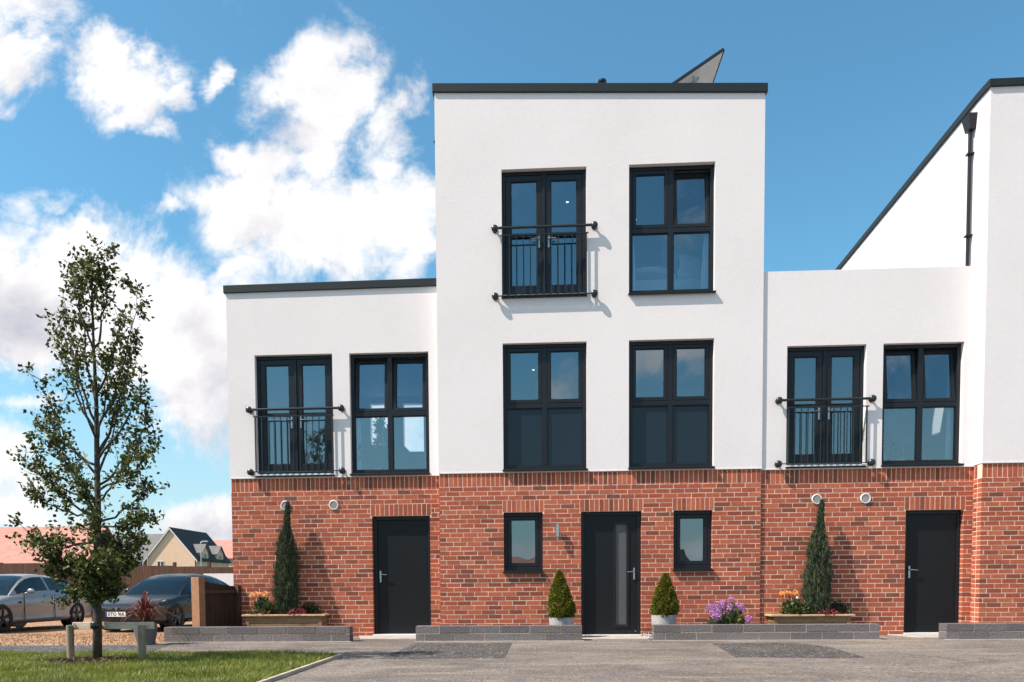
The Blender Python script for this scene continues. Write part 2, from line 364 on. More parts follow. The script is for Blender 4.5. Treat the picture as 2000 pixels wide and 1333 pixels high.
    M['plateblue'] = plain('plate_blue', (.02, .05, .28), .4, var=.03)
    M['ink'] = plain('plate_black', (.01, .01, .01), .5, var=.05)
    # far houses
    def tiles(name, a, bcol):
        mt, nt, b = newmat(name); g = G(nt); p = g.pos(); s = g.n('ShaderNodeSeparateXYZ'); g.l(p, s.inputs[0])
        w = g.math('FRACT', g.math('MULTIPLY', s.outputs[2], 4.4))
        c = g.ramp(g.noise(p, 1.5, 6, .7).outputs[0], [(.3, a), (.7, bcol)])
        c = g.mix(1, c, g.ramp(w, [(0, (.72, .72, .72)), (.22, (1, 1, 1))]), 'MULTIPLY')
        g.l(c, b.inputs['Base Color']); b.inputs['Roughness'].default_value = .85; g.bump(w, .6, .05, b); return mt
    M['redtile'] = tiles('red_roof_tile', (.40, .17, .135), (.52, .25, .20))
    M['darktile'] = tiles('dark_roof_tile', (.020, .022, .026), (.038, .041, .047))
    M['greytile'] = tiles('grey_roof_tile', (.13, .125, .125), (.19, .185, .185))
    M['cream'] = plain('cream_render', (.76, .52, .37), .9, var=.06, scale=1.5)
    M['white_render2'] = plain('white_garden_wall', (.66, .66, .68), .9, var=.05, scale=2)
    M['farbrick'] = plain('far_brick', (.30, .12, .08), .9, var=.2, scale=3)
    M['barge'] = plain('white_bargeboard', (.70, .69, .67), .6, var=.04)
    M['darkglass'] = plain('far_window_glass', (.03, .045, .06), .1, var=.2)
    M['galv'] = plain('galvanised_steel', (.48, .50, .51), .45, metal=.5, var=.08)
    M['pv'] = plain('solar_cell', (.012, .02, .05), .12, var=.1, coat=.6)
    M['pvback'] = plain('panel_backsheet', (.62, .60, .58), .7, var=.06)
    M['roofing'] = plain('grey_membrane', (.20, .20, .21), .9, var=.15, scale=3)
mk()

# ------------------------------------------------------------------ light and sky
SUN = Vector((-.74, -.30, 1.0)).normalized()          # towards the sun
ld = bpy.data.lights.new('sun', 'SUN'); ld.energy = 4.6; ld.angle = math.radians(.53); ld.color = (1, .89, .785)
sl = bpy.data.objects.new('sun', ld); COL.objects.link(sl); sl.rotation_euler = SUN.to_track_quat('Z', 'Y').to_euler()
W = bpy.data.worlds.new('World'); S.world = W; W.use_nodes = True
def world():
    nt = W.node_tree; g = G(nt); bg = nt.nodes['Background']; bg.inputs['Strength'].default_value = SKY_STRENGTH
    sky = g.n('ShaderNodeTexSky', sky_type='NISHITA'); sky.sun_disc = False
    sky.sun_elevation = math.asin(SUN.z); sky.sun_rotation = math.atan2(SUN.x, SUN.y)
    sky.air_density = 1.1; sky.dust_density = .7; sky.ozone_density = 1.0
    d = g.n('ShaderNodeTexCoord').outputs['Generated']
    sp = g.n('ShaderNodeSeparateXYZ'); g.l(d, sp.inputs[0]); x, y, z = sp.outputs
    ay = g.math('MAXIMUM', g.math('ABSOLUTE', y), .08)
    a = g.math('DIVIDE', x, ay); b = g.math('DIVIDE', z, ay)
    cb = g.n('ShaderNodeCombineXYZ'); g.l(a, cb.inputs[0]); g.l(b, cb.inputs[1]); g.l(g.math('GREATER_THAN', y, 0), cb.inputs[2])
    P = cb.outputs[0]
    # warp so that the cloud banks get ragged outlines
    wn = g.noise(P, 5.5, 5, .62); wa = g.n('ShaderNodeVectorMath', operation='MULTIPLY_ADD'); g.l(wn.outputs['Color'], wa.inputs[0]); wa.inputs[1].default_value = (.19, .17, 0); 
    sb = g.n('ShaderNodeVectorMath', operation='SUBTRACT'); g.l(P, sb.inputs[0]); sb.inputs[1].default_value = (.095, .085, 0); g.l(sb.outputs[0], wa.inputs[2])
    s2 = g.n('ShaderNodeSeparateXYZ'); g.l(wa.outputs[0], s2.inputs[0]); wx, wy = s2.outputs[0], s2.outputs[1]
    def bank(blobs):
        out = None
        for (px, py, rx, ry, k) in blobs:
            dv = ray(px, py); u0, v0 = dv.x/dv.y, dv.z/dv.y
            e = g.math('ADD', g.math('POWER', g.math('MULTIPLY', g.math('SUBTRACT', wx, u0), F/(rx*1.22)), 2), g.math('POWER', g.math('MULTIPLY', g.math('SUBTRACT', wy, v0), F/(ry*1.22)), 2))
            f = g.math('MULTIPLY', g.math('EXPONENT', g.math('MULTIPLY', e, -.9)), k)
            out = f if out is None else g.math('MAXIMUM', out, f)
        return out
    front = bank(FRONT); back = bank(BACK)
    isf = g.math('GREATER_THAN', y, 0)
    base = g.math('ADD', g.math('MULTIPLY', front, isf), g.math('MULTIPLY', back, g.math('SUBTRACT', 1, isf)))
    n1 = g.noise(P, 7.5, 8, .69, .35); n2 = g.noise(P, 1.7, 2, .55)
    dens = g.math('ADD', g.math('MINIMUM', base, 1.15), g.math('MULTIPLY', g.math('SUBTRACT', n1.outputs[0], .5), 1.85))
    dens = g.math('ADD', dens, g.math('MULTIPLY', g.math('SUBTRACT', n2.outputs[0], .5), .35))
    mask = g.n('ShaderNodeMapRange', interpolation_type='SMOOTHSTEP'); g.l(dens, mask.inputs[0]); mask.inputs[1].default_value = .26; mask.inputs[2].default_value = .92
    # shade: thick cloud is greyer below, brighter at its upper left edge
    off = g.n('ShaderNodeVectorMath', operation='ADD'); g.l(P, off.inputs[0]); off.inputs[1].default_value = (-.018, .04, 0)
    n3 = g.noise(off.outputs[0], 7.5, 4, .66, .35)
    sh = g.math('SUBTRACT', n1.outputs[0], n3.outputs[0])
    n4 = g.noise(P, 4.2, 3, .55)
    lit = g.math('ADD', g.math('MULTIPLY', sh, 1.1), g.math('MULTIPLY', g.math('SUBTRACT', n4.outputs[0], .5), 2.4))
    belly = bank(BELLY); lit = g.math('SUBTRACT', g.math('ADD', lit, .86), g.math('MULTIPLY', belly, isf), clamp=True)
    ccol = g.ramp(lit, [(0, CL_LO), (.45, CL_MID), (.8, CL_HI)])
    skyc = g.mix(1, sky.outputs[0], SKY_TINT, 'MULTIPLY')
    hz = g.n('ShaderNodeMapRange'); g.l(z, hz.inputs[0]); hz.inputs[1].default_value = 0; hz.inputs[2].default_value = .29; hz.inputs[3].default_value = .92; hz.inputs[4].default_value = 0
    skyc = g.mix(hz.outputs[0], skyc, HAZE_C)
    up = g.math('GREATER_THAN', z, -.02)
    col = g.mix(g.math('MULTIPLY', mask.outputs[0], up), skyc, ccol)
    g.l(col, bg.inputs['Color'])
SKY_STRENGTH = .10
SKY_TINT = (.57, 1.0, 1.05); HAZE_C = (3.5, 4.35, 4.9)
CL_LO, CL_MID, CL_HI = (3.4, 3.45, 3.85), (4.9, 4.8, 5.0), (6.1, 6.0, 6.0)
FRONT = [(50, 30, 120, 62, 1), (60, 125, 85, 48, .95), (20, 185, 70, 30, .7), (205, 112, 68, 62, 1.05), (250, 160, 80, 62, 1.05), (320, 182, 48, 40, .9), (250, 215, 62, 46, 1), (302, 268, 52, 28, .75),
         (403, 142, 20, 44, .72), (308, 118, 18, 26, .6), (590, 150, 84, 58, 1.1), (655, 190, 80, 56, 1.05), (620, 240, 84, 66, 1.05), (625, 315, 66, 66, 1),
         (450, 292, 56, 42, .9), (540, 322, 100, 56, 1), (480, 372, 120, 50, 1), (520, 430, 112, 62, 1.05), (590, 420, 130, 88, 1.1), (330, 402, 46, 20, .7), (600, 490, 130, 56, .95),
         (805, 215, 40, 46, .75), (780, 270, 54, 54, .8), (755, 315, 56, 44, .78), (840, 400, 64, 64, .95), (785, 450, 90, 66, 1), (820, 505, 70, 54, .95), (700, 440, 100, 90, 1.05), (660, 525, 110, 34, .75),
         (5, 485, 70, 70, 1), (60, 425, 46, 44, .68), (112, 412, 56, 28, .7), (150, 505, 100, 54, 1), (60, 565, 130, 88, 1.1), (230, 545, 120, 66, 1.05), (330, 585, 110, 56, 1.05), (450, 545, 70, 30, .8), (400, 630, 140, 80, 1.1), (250, 640, 160, 80, 1.1), (110, 645, 140, 62, 1.05),
         (400, 700, 150, 130, 1.25), (150, 590, 220, 90, 1.25), (290, 720, 110, 60, .9), (380, 810, 100, 60, 1), (200, 760, 60, 40, .7), (60, 772, 70, 22, .75), (5, 890, 50, 66, .95), (60, 950, 70, 40, .8), (400, 1000, 110, 44, 1), (350, 1055, 130, 40, .9), (20, 1010, 100, 40, .9), (190, 1060, 160, 40, .8),
         (790, 835, 110, 70, 1.1), (1830, 825, 120, 70, 1.1)]
BELLY = [(60, 600, 190, 60, .42), (330, 655, 160, 50, .45), (400, 720, 90, 60, .6), (560, 480, 130, 40, .4), (300, 235, 50, 30, .45), (700, 500, 90, 40, .4), (390, 1030, 110, 30, .6), (30, 950, 60, 30, .5), (340, 790, 80, 30, .5)]
BACK = [(1310, 690, 150, 45, .8), (1125, 735, 60, 34, .7), (1030, 1055, 80, 34, .8), (1370, 1075, 80, 34, .75), (-700, 300, 700, 500, .9), (2900, 400, 700, 500, .9), (1054, -1500, 3000, 1000, 1.05)]  # the wide banks out of view are added to whiten the skylight
world()
S.view_settings.view_transform = 'Standard'; S.view_settings.look = 'None'; S.view_settings.gamma = 1; S.view_settings.exposure = .85

# ------------------------------------------------------------------ brickwork
def cut(r, holes):
    out = [r]
    for h in holes:
        nxt = []
        for a, b, c, d in out:
            if h[0] >= b or h[1] <= a or h[2] >= d or h[3] <= c: nxt.append((a, b, c, d)); continue
            if h[0] > a: nxt.append((a, h[0], c, d))
            if h[1] < b: nxt.append((h[1], b, c, d))
            a2, b2 = max(a, h[0]), min(b, h[1])
            if h[2] > c: nxt.append((a2, b2, c, h[2]))
            if h[3] < d: nxt.append((a2, b2, h[3], d))
        out = nxt
    return out
J = .0108
def course(z0, z1): n = round((z1-z0)/.075); return (z1-z0)/n
def bricks(mb, u0, u1, z0, z1, holes, soldiers, put, sc=1.0, phase=0.0):
    """put(u0,u1,z0,z1) lays one brick; soldiers are zones of upright bricks"""
    cz, k = course(z0, soldiers[0][2]), 0
    blocked = list(holes)+[(a-J*.5, b+J*.5, c-J+.0005, d+J-.0005) for a, b, c, d in soldiers]
    z = z0
    while z < z1-.01:
        zt = min(z+cz-J, z1)
        u = u0 - (random.choice((0, .25, .5, .75)) + phase)*.225*sc if k % 1 == 0 else u0
        u = u0 - [0, .5, .25, .75, .5, 0, .5, .75, .25, .5][k % 10]*.225*sc
        while u < u1-.004:
            a, b = max(u, u0), min(u+.225*sc-J, u1)
            for e0_, e1_ in [(u1, u0)]+[(h[0], h[1]) for h in blocked if h[2] < z+.03 and h[3] > z+.03]:
                if b < e0_ < b+.05: b = e0_
                if a-.05 < e1_ < a: a = e1_
            if b-a > .035:
                for (p, q, r, s) in cut((a, b, z, zt), blocked):
                    if q-p > .035 and s-r > .007:
                        # leave a joint where a brick was trimmed against a soldier course
                        put(p, q, r, s)
            u += .225*sc
        z += cz; k += 1
    for a, b, c, d in soldiers:
        n = max(1, round((b-a)/(.075*sc))); w = (b-a)/n
        for i in range(n): put(a+i*w+J*.5, a+(i+1)*w-J*.5, c, d)

# ------------------------------------------------------------------ openings (children of a house)
REV = .085
def pane(name, x0, x1, z0, z1, y, parent, mat='glass', tilt=True):
    mb = MB(); c = Vector(((x0+x1)/2, y, (z0+z1)/2)); w, h = (x1-x0)/2, (z1-z0)/2
    R = Euler((random.uniform(-.004, .004) if tilt else 0, 0, random.uniform(-.004, .004) if tilt else 0)).to_matrix()
    mb.poly([c+R @ Vector(p) for p in ((-w,0,-h),(w,0,-h),(w,0,h),(-w,0,h))])
    o = mb.build(name, M[mat], parent, recalc=False); return o
def sash(parent, x0, x1, z0, z1, y, tilt=0.0, top=False):
    """opening light: its own bar frame and pane, tipped about its lower rail when tilt is set"""
    w = .052; fr = MB(); fr.frame(0, x1-x0, 0, z1-z0, -.012, .05, w)
    fr.frame(w-.001, x1-x0-w+.001, w-.001, z1-z0-w+.001, .002, .03, .012)
    s = fr.build('sash', M['frame'], parent, bevel=.004)
    s.location = (x0, y, z0); s.rotation_euler = (-tilt, 0, 0)
    p = pane('pane', w+.005, x1-x0-w-.005, w+.005, z1-z0-w-.005, .02, parent)
    p.location = s.location; p.rotation_euler = s.rotation_euler
    return s
def window(parent, r, yw, tilts=(0, 0), low='glass', split=.5, one=False, sill=(.022, .05), label=None):
    x0, x1, z0, z1 = r; y = yw+REV; fb = .058; zs = z0+.036     # zs: top of the sill
    fr = MB(); fr.frame(x0, x1, zs, z1, y, y+.07, fb)
    if one:
        root = fr.build('window', M['frame'], parent, bevel=.005)
        sash(root, x0+fb+.004, x1-fb-.004, zs+fb+.004, z1-fb-.004, y+.012)
    else:
        xm = (x0+x1)/2; zm = zs+(z1-zs)*(1-split); mw = .038
        fr.box(xm-mw, xm+mw, y+.001, y+.069, zs+fb, z1-fb)
        fr.box(x0+fb, xm-mw, y+.002, y+.068, zm-mw, zm+mw); fr.box(xm+mw, x1-fb, y+.002, y+.068, zm-mw, zm+mw)
        root = fr.build('window', M['frame'], parent, bevel=.005)
        for i, (a, b) in enumerate(((x0+fb, xm-mw), (xm+mw, x1-fb))):
            sash(root, a+.004, b-.004, zm+mw+.004, z1-fb-.004, y+.014, tilts[i])
            q = MB(); q.frame(a+.001, b-.001, zs+fb+.001, zm-mw-.001, y+.018, y+.045, .011); q.build('glazing_bead', M['frame'], root)
            if low == 'glass': pane('pane', a+.01, b-.01, zs+fb+.01, zm-mw-.01, y+.034, root)
            else:
                q = MB(); q.box(a+.01, b-.01, y+.034, y+.05, zs+fb+.01, zm-mw-.01); q.build('spandrel_panel', M['spandrel'], root)
    if label: root['label'] = label
    s = MB(); e, t = sill
    s.box(x0-e*.6, x1+e*.6, yw-t, y+.05, z0, z0+.02); s.box(x0-e*.6, x1+e*.6, yw-t, yw-t+.006, z0-.012, z0+.0)
    s.box(x0+.002, x1-.002, yw+.01, y+.05, z0+.0205, zs)
    s.build('sill', M['frame'], root, bevel=.003)
    return root
def lever(parent, x, z, y, side, pull=True):
    """lever handle on a back plate, lever pointing to side"""
    h = MB(); h.box(x-.013, x+.013, y-.008, y, z-.13, z+.06)
    h.tube([(x, y-.008, z), (x, y-.045, z), (x+side*.03, y-.052, z), (x+side*.115, y-.048, z-.006)], [.011, .010, .010, .008], 8)
    h.lathe([(.011, 0), (.011, -.006), (.006, -.007)], (x, y-.008, z-.09), 12, 'y')
    return h.build('handle', M['steel'], parent, smooth='auto')
def french_door(parent, r, yw):
    x0, x1, z0, z1 = r; y = yw+REV; zs = z0+.05; fb = .055; xm = (x0+x1)/2
    fr = MB(); fr.frame(x0, x1, zs, z1, y, y+.07, fb); fr.box(xm-.022, xm+.022, y-.004, y+.06, zs+fb, z1-fb)
    root = fr.build('french_door', M['frame'], parent, bevel=.005)
    for s, (a, b) in ((-1, (x0+fb+.003, xm-.024)), (1, (xm+.024, x1-fb-.003))):
        q = MB(); q.frame(a, b, zs+fb+.003, z1-fb-.003, y+.012, y+.066, (.088, .088, .12, .088))
        q.frame(a+.087, b-.087, zs+fb+.122, z1-fb-.09, y+.022, y+.045, .012)
        zr = zs+(z1-zs)*.505; q.box(a+.089, b-.089, y+.020, y+.05, zr-.02, zr+.02)
        q.build('door_leaf', M['frame'], root, bevel=.004)
        pane('pane', a+.09, b-.09, zs+fb+.125, z1-fb-.093, y+.036, root)
        lever(root, (a+.052) if s > 0 else (b-.052), zs+.44*(z1-zs)+.04, y+.012, s)
    q = MB(); q.box(x0-.012, x1+.012, yw-.045, y+.05, z0, z0+.022); q.build('sill', M['frame'], root, bevel=.003)
    q = MB(); q.box(x0+.003, x1-.003, yw-.03, y+.05, z0+.0225, zs-.001)
    n = 12
    for i in range(n): a = x0+.02+(x1-x0-.04)*i/n; q.box(a, a+(x1-x0)/n*.8, yw-.034, yw-.030, z0+.026, zs-.005)
    q.build('threshold', M['alu'], root)
    return root
def juliet(parent, r, yw, pts, label=None):
    """black bar balcony across a french door: domed end plates, handrail, two thin rails, balusters"""
    xl, xr, zt, zb = pts; yb = yw-.072
    hr = MB(); hr.tube([(xl, yb, zt), (xr, yb, zt)], .021, 12)
    root = hr.build('balcony_railing', M['rail'], parent, smooth='auto')
    if label: root['label'] = label
    for x, z in ((xl, zt), (xr, zt), (xl, zb), (xr, zb)):
        q = MB(); q.ball((x, yb, z), .055, 1, .62, 1, 18, 12); q.tube([(x, yb, z), (x, yw+.002, z)], .018, 10)
        q.lathe([(.045, 0), (.045, -.008), (.02, -.010)], (x, yw, z), 18, 'y')
        q.build('end_plate', M['rail'], root, smooth='auto')
    a, b = r[0]-.02, r[1]+.03; z2 = zt-.115
    q = MB(); q.box(a, b, yb-.004, yb+.018, z2-.008, z2+.008); q.build('top_rail', M['rail'], root)
    q = MB(); q.box(xl, xr, yb-.004, yb+.018, zb-.007, zb+.007); q.build('bottom_rail', M['rail'], root)
    n = 13; x0, x1 = r[0]+.01, r[1]-.005
    for i in range(n):
        x = x0+(x1-x0)*i/(n-1); w = .010 if i in (0, n-1) else .0062
        q = MB(); q.box(x-w, x+w, yb, yb+.014, zb+.0075, z2-.0085); q.build('baluster', M['rail'], root)
    return root
def service_door(parent, r, yw, handle_side=-1):
    x0, x1, z0, z1 = r; y = yw+REV; zs = z0+.045
    fr = MB(); fr.box(x0, x0+.065, y, y+.07, zs, z1); fr.box(x1-.055, x1, y, y+.07, zs, z1); fr.box(x0+.065, x1-.055, y, y+.07, z1-.06, z1)
    root = fr.build('door', M['frame'], parent, bevel=.005)
    q = MB(); q.box(x0+.068, x1-.058, y+.014, y+.06, zs+.006, z1-.063); lf = q.build('door_leaf', M['door'], root, bevel=.004)
    lever(root, x0+.068+.045, zs+1.0, y+.014, 1)
    q = MB(); q.box(x0-.005, x1+.005, yw-.03, y+.06, z0, zs); q.build('threshold', M['alu'], root, bevel=.004)
    return root
def front_door(parent, r, yw, glass):
    x0, x1, z0, z1 = r; y = yw+REV; zs = z0+.04; gx0, gx1, gz0, gz1 = glass
    fr = MB(); fr.box(x0, x0+.06, y, y+.07, zs, z1); fr.box(x1-.06, x1, y, y+.07, zs, z1); fr.box(x0+.06, x1-.06, y, y+.07, z1-.055, z1)
    root = fr.build('door', M['frame'], parent, bevel=.005)
    a, b, c, d = x0+.063, x1-.063, zs+.008, z1-.058
    q = MB(); yl = y+.014
    q.box(a, gx0, yl, y+.06, c, d); q.box(gx1, b, yl, y+.06, c, d); q.box(gx0, gx1, yl, y+.06, c, gz0); q.box(gx0, gx1, yl, y+.06, gz1, d)
    q.build('door_leaf', M['door'], root, merge=False)
    q = MB(); q.frame(gx0-.035, gx1+.035, gz0-.035, gz1+.035, yl-.016, yl-.002, .042); q.build('glazing_frame', M['frame'], root, bevel=.006)
    q = MB(); q.box(gx0+.004, gx1-.004, yl+.006, yl+.02, gz0+.004, gz1-.004); q.build('door_glass', M['frost'], root)
    lever(root, b-.045, zs+1.02, yl, -1)
    q = MB(); q.box(x0-.005, x1+.005, yw-.03, y+.06, z0, zs); q.build('threshold', M['alu'], root, bevel=.004)
    q = MB(); q.lathe([(.012, 0), (.012, -.006)], (b-.02, yl, zs+.05), 10, 'y'); q.build('door_stop', M['steel'], root)
    return root
def vent(parent, x, z, y):
    q = MB(); q.lathe([(.080, 0), (.080, -.016), (.075, -.021), (.066, -.021), (.064, -.004)], (x, y, z), 28, 'y', False)
    root = q.build('wall_vent', M['white'], parent, smooth='auto')
    s = MB()
    for i in range(7):
        zz = -.054+.018*i; w = math.sqrt(max(.064**2-zz**2, 0))
        s.box(x-w, x+w, y-.015, y-.010, z+zz-.003, z+zz+.003)
    s.build('louvre', M['white'], root)
    s = MB(); s.lathe([(.0645, 0), (.0645, -.004)], (x, y-.001, z), 24, 'y'); s.build('backing', M['ink'], root)
def room(parent, x0, x1, y0, y1, z0, z1, holes=(), lights=None):
    """painted inside faces of a room: floor, ceiling, side walls, back wall"""
    q = MB(); t = .03
    q.box(x0, x1, y0, y1, z0-t, z0); 
    if lights is None: q.box(x0, x1, y0, y1, z1, z1+t)
    else: plate(parent, 'ceiling', M['room'], x0, x1, y0, y1, z1, z1+t, lights)
    q.box(x0-t, x0, y0, y1, z0, z1); q.box(x1, x1+t, y0, y1, z0, z1)
    r = q.build('room', M['room'], parent)
    w = wall_bm(x0, x1, z0, z1, list(holes), y1-.1, y1); w.build('back_wall', M['room'], parent, merge=True)
    return r
def plate(parent, name, mat, x0, x1, y0, y1, z0, z1, holes):
    w = wall_bm(x0, x1, y0, y1, [(a, b, c, d) for a, b, c, d in holes], z0, z1)
    for v in w.b.verts: v.co = Vector((v.co.x, v.co.z, v.co.y))
    return w.build(name, mat, parent, merge=True)
def downlights(parent, pts, z):
    for x, y in pts:
        q = MB(); q.lathe([(.024, 0), (.024, .004)], (x, y, z-.006), 14); q.build('downlight', M['lamp'], parent)

# ------------------------------------------------------------------ tall houses
TL, TR = -1.620, 3.516
A, B, C2, D2 = -.574, .765, 1.433, 2.768
BT = 2.655; MS, MH, US, UH = 2.675, 4.705, 5.404, 7.415
ZL = at(849, 183, 0).z; ZR = at(1494, 183, 0).z        # underside of the coping, left and right
lowL = R4(984, 1001, 1060, 1119, 0); lowR = R4(1315.5, 997, 1391.5, 1115, 0); frontD = R4(1135, 999, 1253, 1245, 0)
fg = R4(1202, 1024, 1224, 1221, .1)
DEPTH = 9.0
def tall_house(name, label, ox, oy, main, ZL=ZL, ZR=ZR, fall=0.0):
    def lean(mb, z0):                     # roof edge falls away to the rear
        for v in mb.b.verts:
            if v.co.z > z0: v.co.z -= fall*max(v.co.y-.3, 0)

    root = thing(name, (ox, oy, 0), label, 'house')
    holes_b = [lowL, lowR, (frontD[0], frontD[1], -.01, frontD[3])] if main else []
    holes_w = [(A, B, US, UH), (C2, D2, US, UH), (A, B, MS, MH), (C2, D2, MS, MH)]
    e = .0018
    # brick ground floor
    q = MB(); sold = [(TL+e, TR-e, BT-.215, BT-.008)]
    ch = course(0, BT-.215)
    for h in holes_b: sold.append((h[0]-.02, h[1]+.02, h[3]+.006, ch*round((h[3]+.225)/ch)-J))
    # frontage
    hb = [(h[0], h[1], h[2], h[3]) for h in holes_b]
    bricks(q, TL, TR, 0.0, BT-.008, hb, sold, lambda a, b, c, d: q.box(a, b, random.uniform(-.0012, .0012), .11, c, d))
    # returns along both sides, behind the front course
    for xx, s in ((TL, 1), (TR, -1)):
        bricks(q, .122, 1.8, 0.0, BT-.008, [], [(.122, 1.8, BT-.215, BT-.008)],
               lambda a, b, c, d: q.box(min(xx, xx+s*.05), max(xx, xx+s*.05), a, b, c, d))
    q.build('brick_wall', M['brick'], root)
    q = wall_bm(TL+e, TR-e, -.05, BT-.002, [(h[0]-e, h[1]+e, h[2]-e if h[2] > 0 else -.06, h[3]+e) for h in holes_b], .002, .3)
    q.box(TL+e, TL+.3, .3, DEPTH-.3, -.05, BT-.002); q.box(TR-.3, TR-e, .3, DEPTH-.3, -.05, BT-.002); q.box(TL+e, TR-e, DEPTH-.3, DEPTH-e, -.05, BT-.002)
    q.build('mortar', M['mortar'], root, merge=True)
    # rendered storeys above
    zt = min(ZL, ZR)
    zc = min(ZL, ZR)-.3; q = wall_bm(TL-.008, TR+.008, BT, zc, holes_w, -.012, .3)
    x0, x1 = TL-.008, TR+.008
    q.prism([(x0, zc), (x1, zc), (x1, ZR), (x0, ZL)], -.012, .3)
    for a, b, zz in ((x0, x0+.3, ZL), (x1-.3, x1, ZR)): q.box(a, b, .3, DEPTH-.3, BT, zz)
    q.prism([(x0, BT), (x1, BT), (x1, ZR), (x0, ZL)], DEPTH-.3, DEPTH)
    lean(q, zc+.1); q.build('render_wall', M['render'], root, merge=True)
    q = MB(); q.box(x0-.003, x1+.003, -.018, -.010, BT-.004, BT+.012); q.build('bell_bead', M['render'], root)
    # coping round the flat roof
    q = MB(); o = .032; h = .135 if main else .11
    q.prism([(x0-o, ZL), (x1+o, ZR), (x1+o, ZR+h), (x0-o, ZL+h)], -.012-o, .32)
    for a, b, zz in ((x0-o, x0+.32, ZL), (x1-.32, x1+o, ZR)): q.box(a, b, .3205, DEPTH-.32, zz, zz+h)
    q.prism([(x0-o, ZL), (x1+o, ZR), (x1+o, ZR+h), (x0-o, ZL+h)], DEPTH-.3195, DEPTH+o)
    lean(q, 0); q.build('roof_coping', M['cap'], root, bevel=.006)
    q = MB(); q.box(x0+.3, x1-.3, .3, DEPTH-.3, zt-.35-fall*9, zt-.25-fall*9); q.build('roof', M['roofing'], root)
    # openings
    window(root, (C2, D2, US, UH), -.012, (0, .11))
    window(root, (A, B, MS, MH), -.012, (0, 0), 'panel', .49); window(root, (C2, D2, MS, MH), -.012, (0, 0), 'panel', .49)
    french_door(root, (A, B, US, UH), -.012)
    pl, pr = at(966, 446, -.08), at(1161, 440, -.08); pb = at(1064, 576, -.08)
    juliet(root, (A, B), -.012, (pl.x, pr.x, (pl.z+pr.z)/2, pb.z))
    if main:
        window(root, lowL, 0, one=True); window(root, lowR, 0, one=True)
        front_door(root, frontD, 0, fg)
        # up-and-down wall lamp
        p = at(1089, 1037, -.06); q = MB(); q.lathe([(.026, -.098), (.030, -.094), (.030, .094), (.026, .098)], (p.x, -.075, p.z), 18)
        q.box(p.x-.012, p.x+.012, -.075, .0, p.z-.03, p.z+.03); q.lathe([(.035, 0), (.035, -.012)], (p.x, .0, p.z), 18, 'y')
        q.build('wall_lamp', M['steel'], root, smooth='auto')
        # solar panels leaning on the roof, seen from below at their raised edge
        hi = at(1411, 96, .7); lo = at(1313, 163, .7); dx = hi.x-lo.x; dz = hi.z-lo.z
        ang = math.atan2(dz, dx); L = 1.72
        pr_ = MB(); pr_.box(-L, 0, 0, 1.05, -.035, 0); 
        sp = pr_.build('solar_panel', M['pv'], root); sp.location = (hi.x, .7, hi.z); sp.rotation_euler = (0, -ang, 0)
        f = MB(); f.box(-L-.012, .014, -.014, .0, -.045, .004); f.box(-L-.012, .014, 1.05, 1.064, -.045, .004); f.box(0.0005, .014, .0, 1.05, -.045, .004); f.box(-L-.012, -L, 0, 1.05, -.045, .004)
        f = f.build('panel_frame', M['cap'], sp)
        k = MB(); k.box(-L+.01, -.01, .01, 1.04, -.040, -.0355); k.build('backsheet', M['pvback'], sp)
        k = MB(); k.box(-.62, -.40, .28, .42, -.075, -.0405); k.tube([(-.45, .3, -.07), (-.36, .5, -.10), (-.44, .8, -.06)], .012, 6); k.tube([(-.55, .15, -.05), (-.55, .15, -.9)], .02, 6); k.build('mounting_leg', M['galv'], sp)
        q = MB(); p = at(1176, 163, 1.5); q.lathe([(.05, -.6), (.05, 0), (.075, .01), (.075, .04), (.0, .05)], (p.x, 1.5, p.z), 14); q.build('roof_vent', M['black'], root)
        z = at(851, 288, .9).z; hopper(root, TL-.008, .9, z+.05, z-.1, 4.85)
    else:
        p = at(1896, 228, oy+.43)
        hopper(root, TL-.008, .43, p.z, p.z-.22, 4.2)
    return root
def hopper(root, x, y, zt, zb, foot):
    """rainwater hopper and square downpipe on a side wall facing -x"""
    q = MB(); v = [q.b.verts.new(p) for p in ((x-.001,y-.11,zt),(x-.13,y-.11,zt),(x-.13,y+.11,zt),(x-.001,y+.11,zt),(x-.001,y-.075,zb),(x-.09,y-.075,zb),(x-.09,y+.075,zb),(x-.001,y+.075,zb))]
    for f in ((0,1,2,3),(7,6,5,4),(0,4,5,1),(1,5,6,2),(2,6,7,3),(3,7,4,0)): q.b.faces.new([v[i] for i in f])
    h = q.build('hopper', M['frame'], root)
    q = MB(); q.tube([(x-.05, y, zb), (x-.05, y, foot)], .027, 14)
    for zz in (zb-.35, zb-1.6): q.box(x-.095, x-.001, y-.045, y+.045, zz-.012, zz+.012)
    q.build('downpipe', M['frame'], root, smooth='auto')
house = tall_house('tall_house', 'white three-storey house with brick base, black front door and a solar panel on its roof', 0, 0, True)
XR = at(1921, 905, -.2).x; XR2 = at(1932.5, 172, -.2).x
xoff = (XR+XR2)/2-TL
_d = ray(1641, 529); _k = (XR-.01)/_d.x; _p = CAM+_d*_k; FALL = (at(1931, 172, -.2).z-_p.z)/(_p.y+.2-.3)
house2 = tall_house('tall_house', 'white tall house cut off by the photo edge, grey downpipe on its sunlit side', xoff, -.2, False, at(1931, 172, -.2).z, at(1931, 172, -.2).z, FALL)
room(house, TL+.31, TR-.31, .31, 4.6, 5.15, 7.95); downlights(house, [(.55, 2.2), (1.9, 3.0)], 7.95)
room(house, TL+.31, TR-.31, .31, 4.6, 2.75, 5.0); downlights(house, [(-.1, 2.6), (2.4, 2.2)], 5.0)
room(house, TL+.31, TR-.31, .31, 3.0, .0, 2.6)
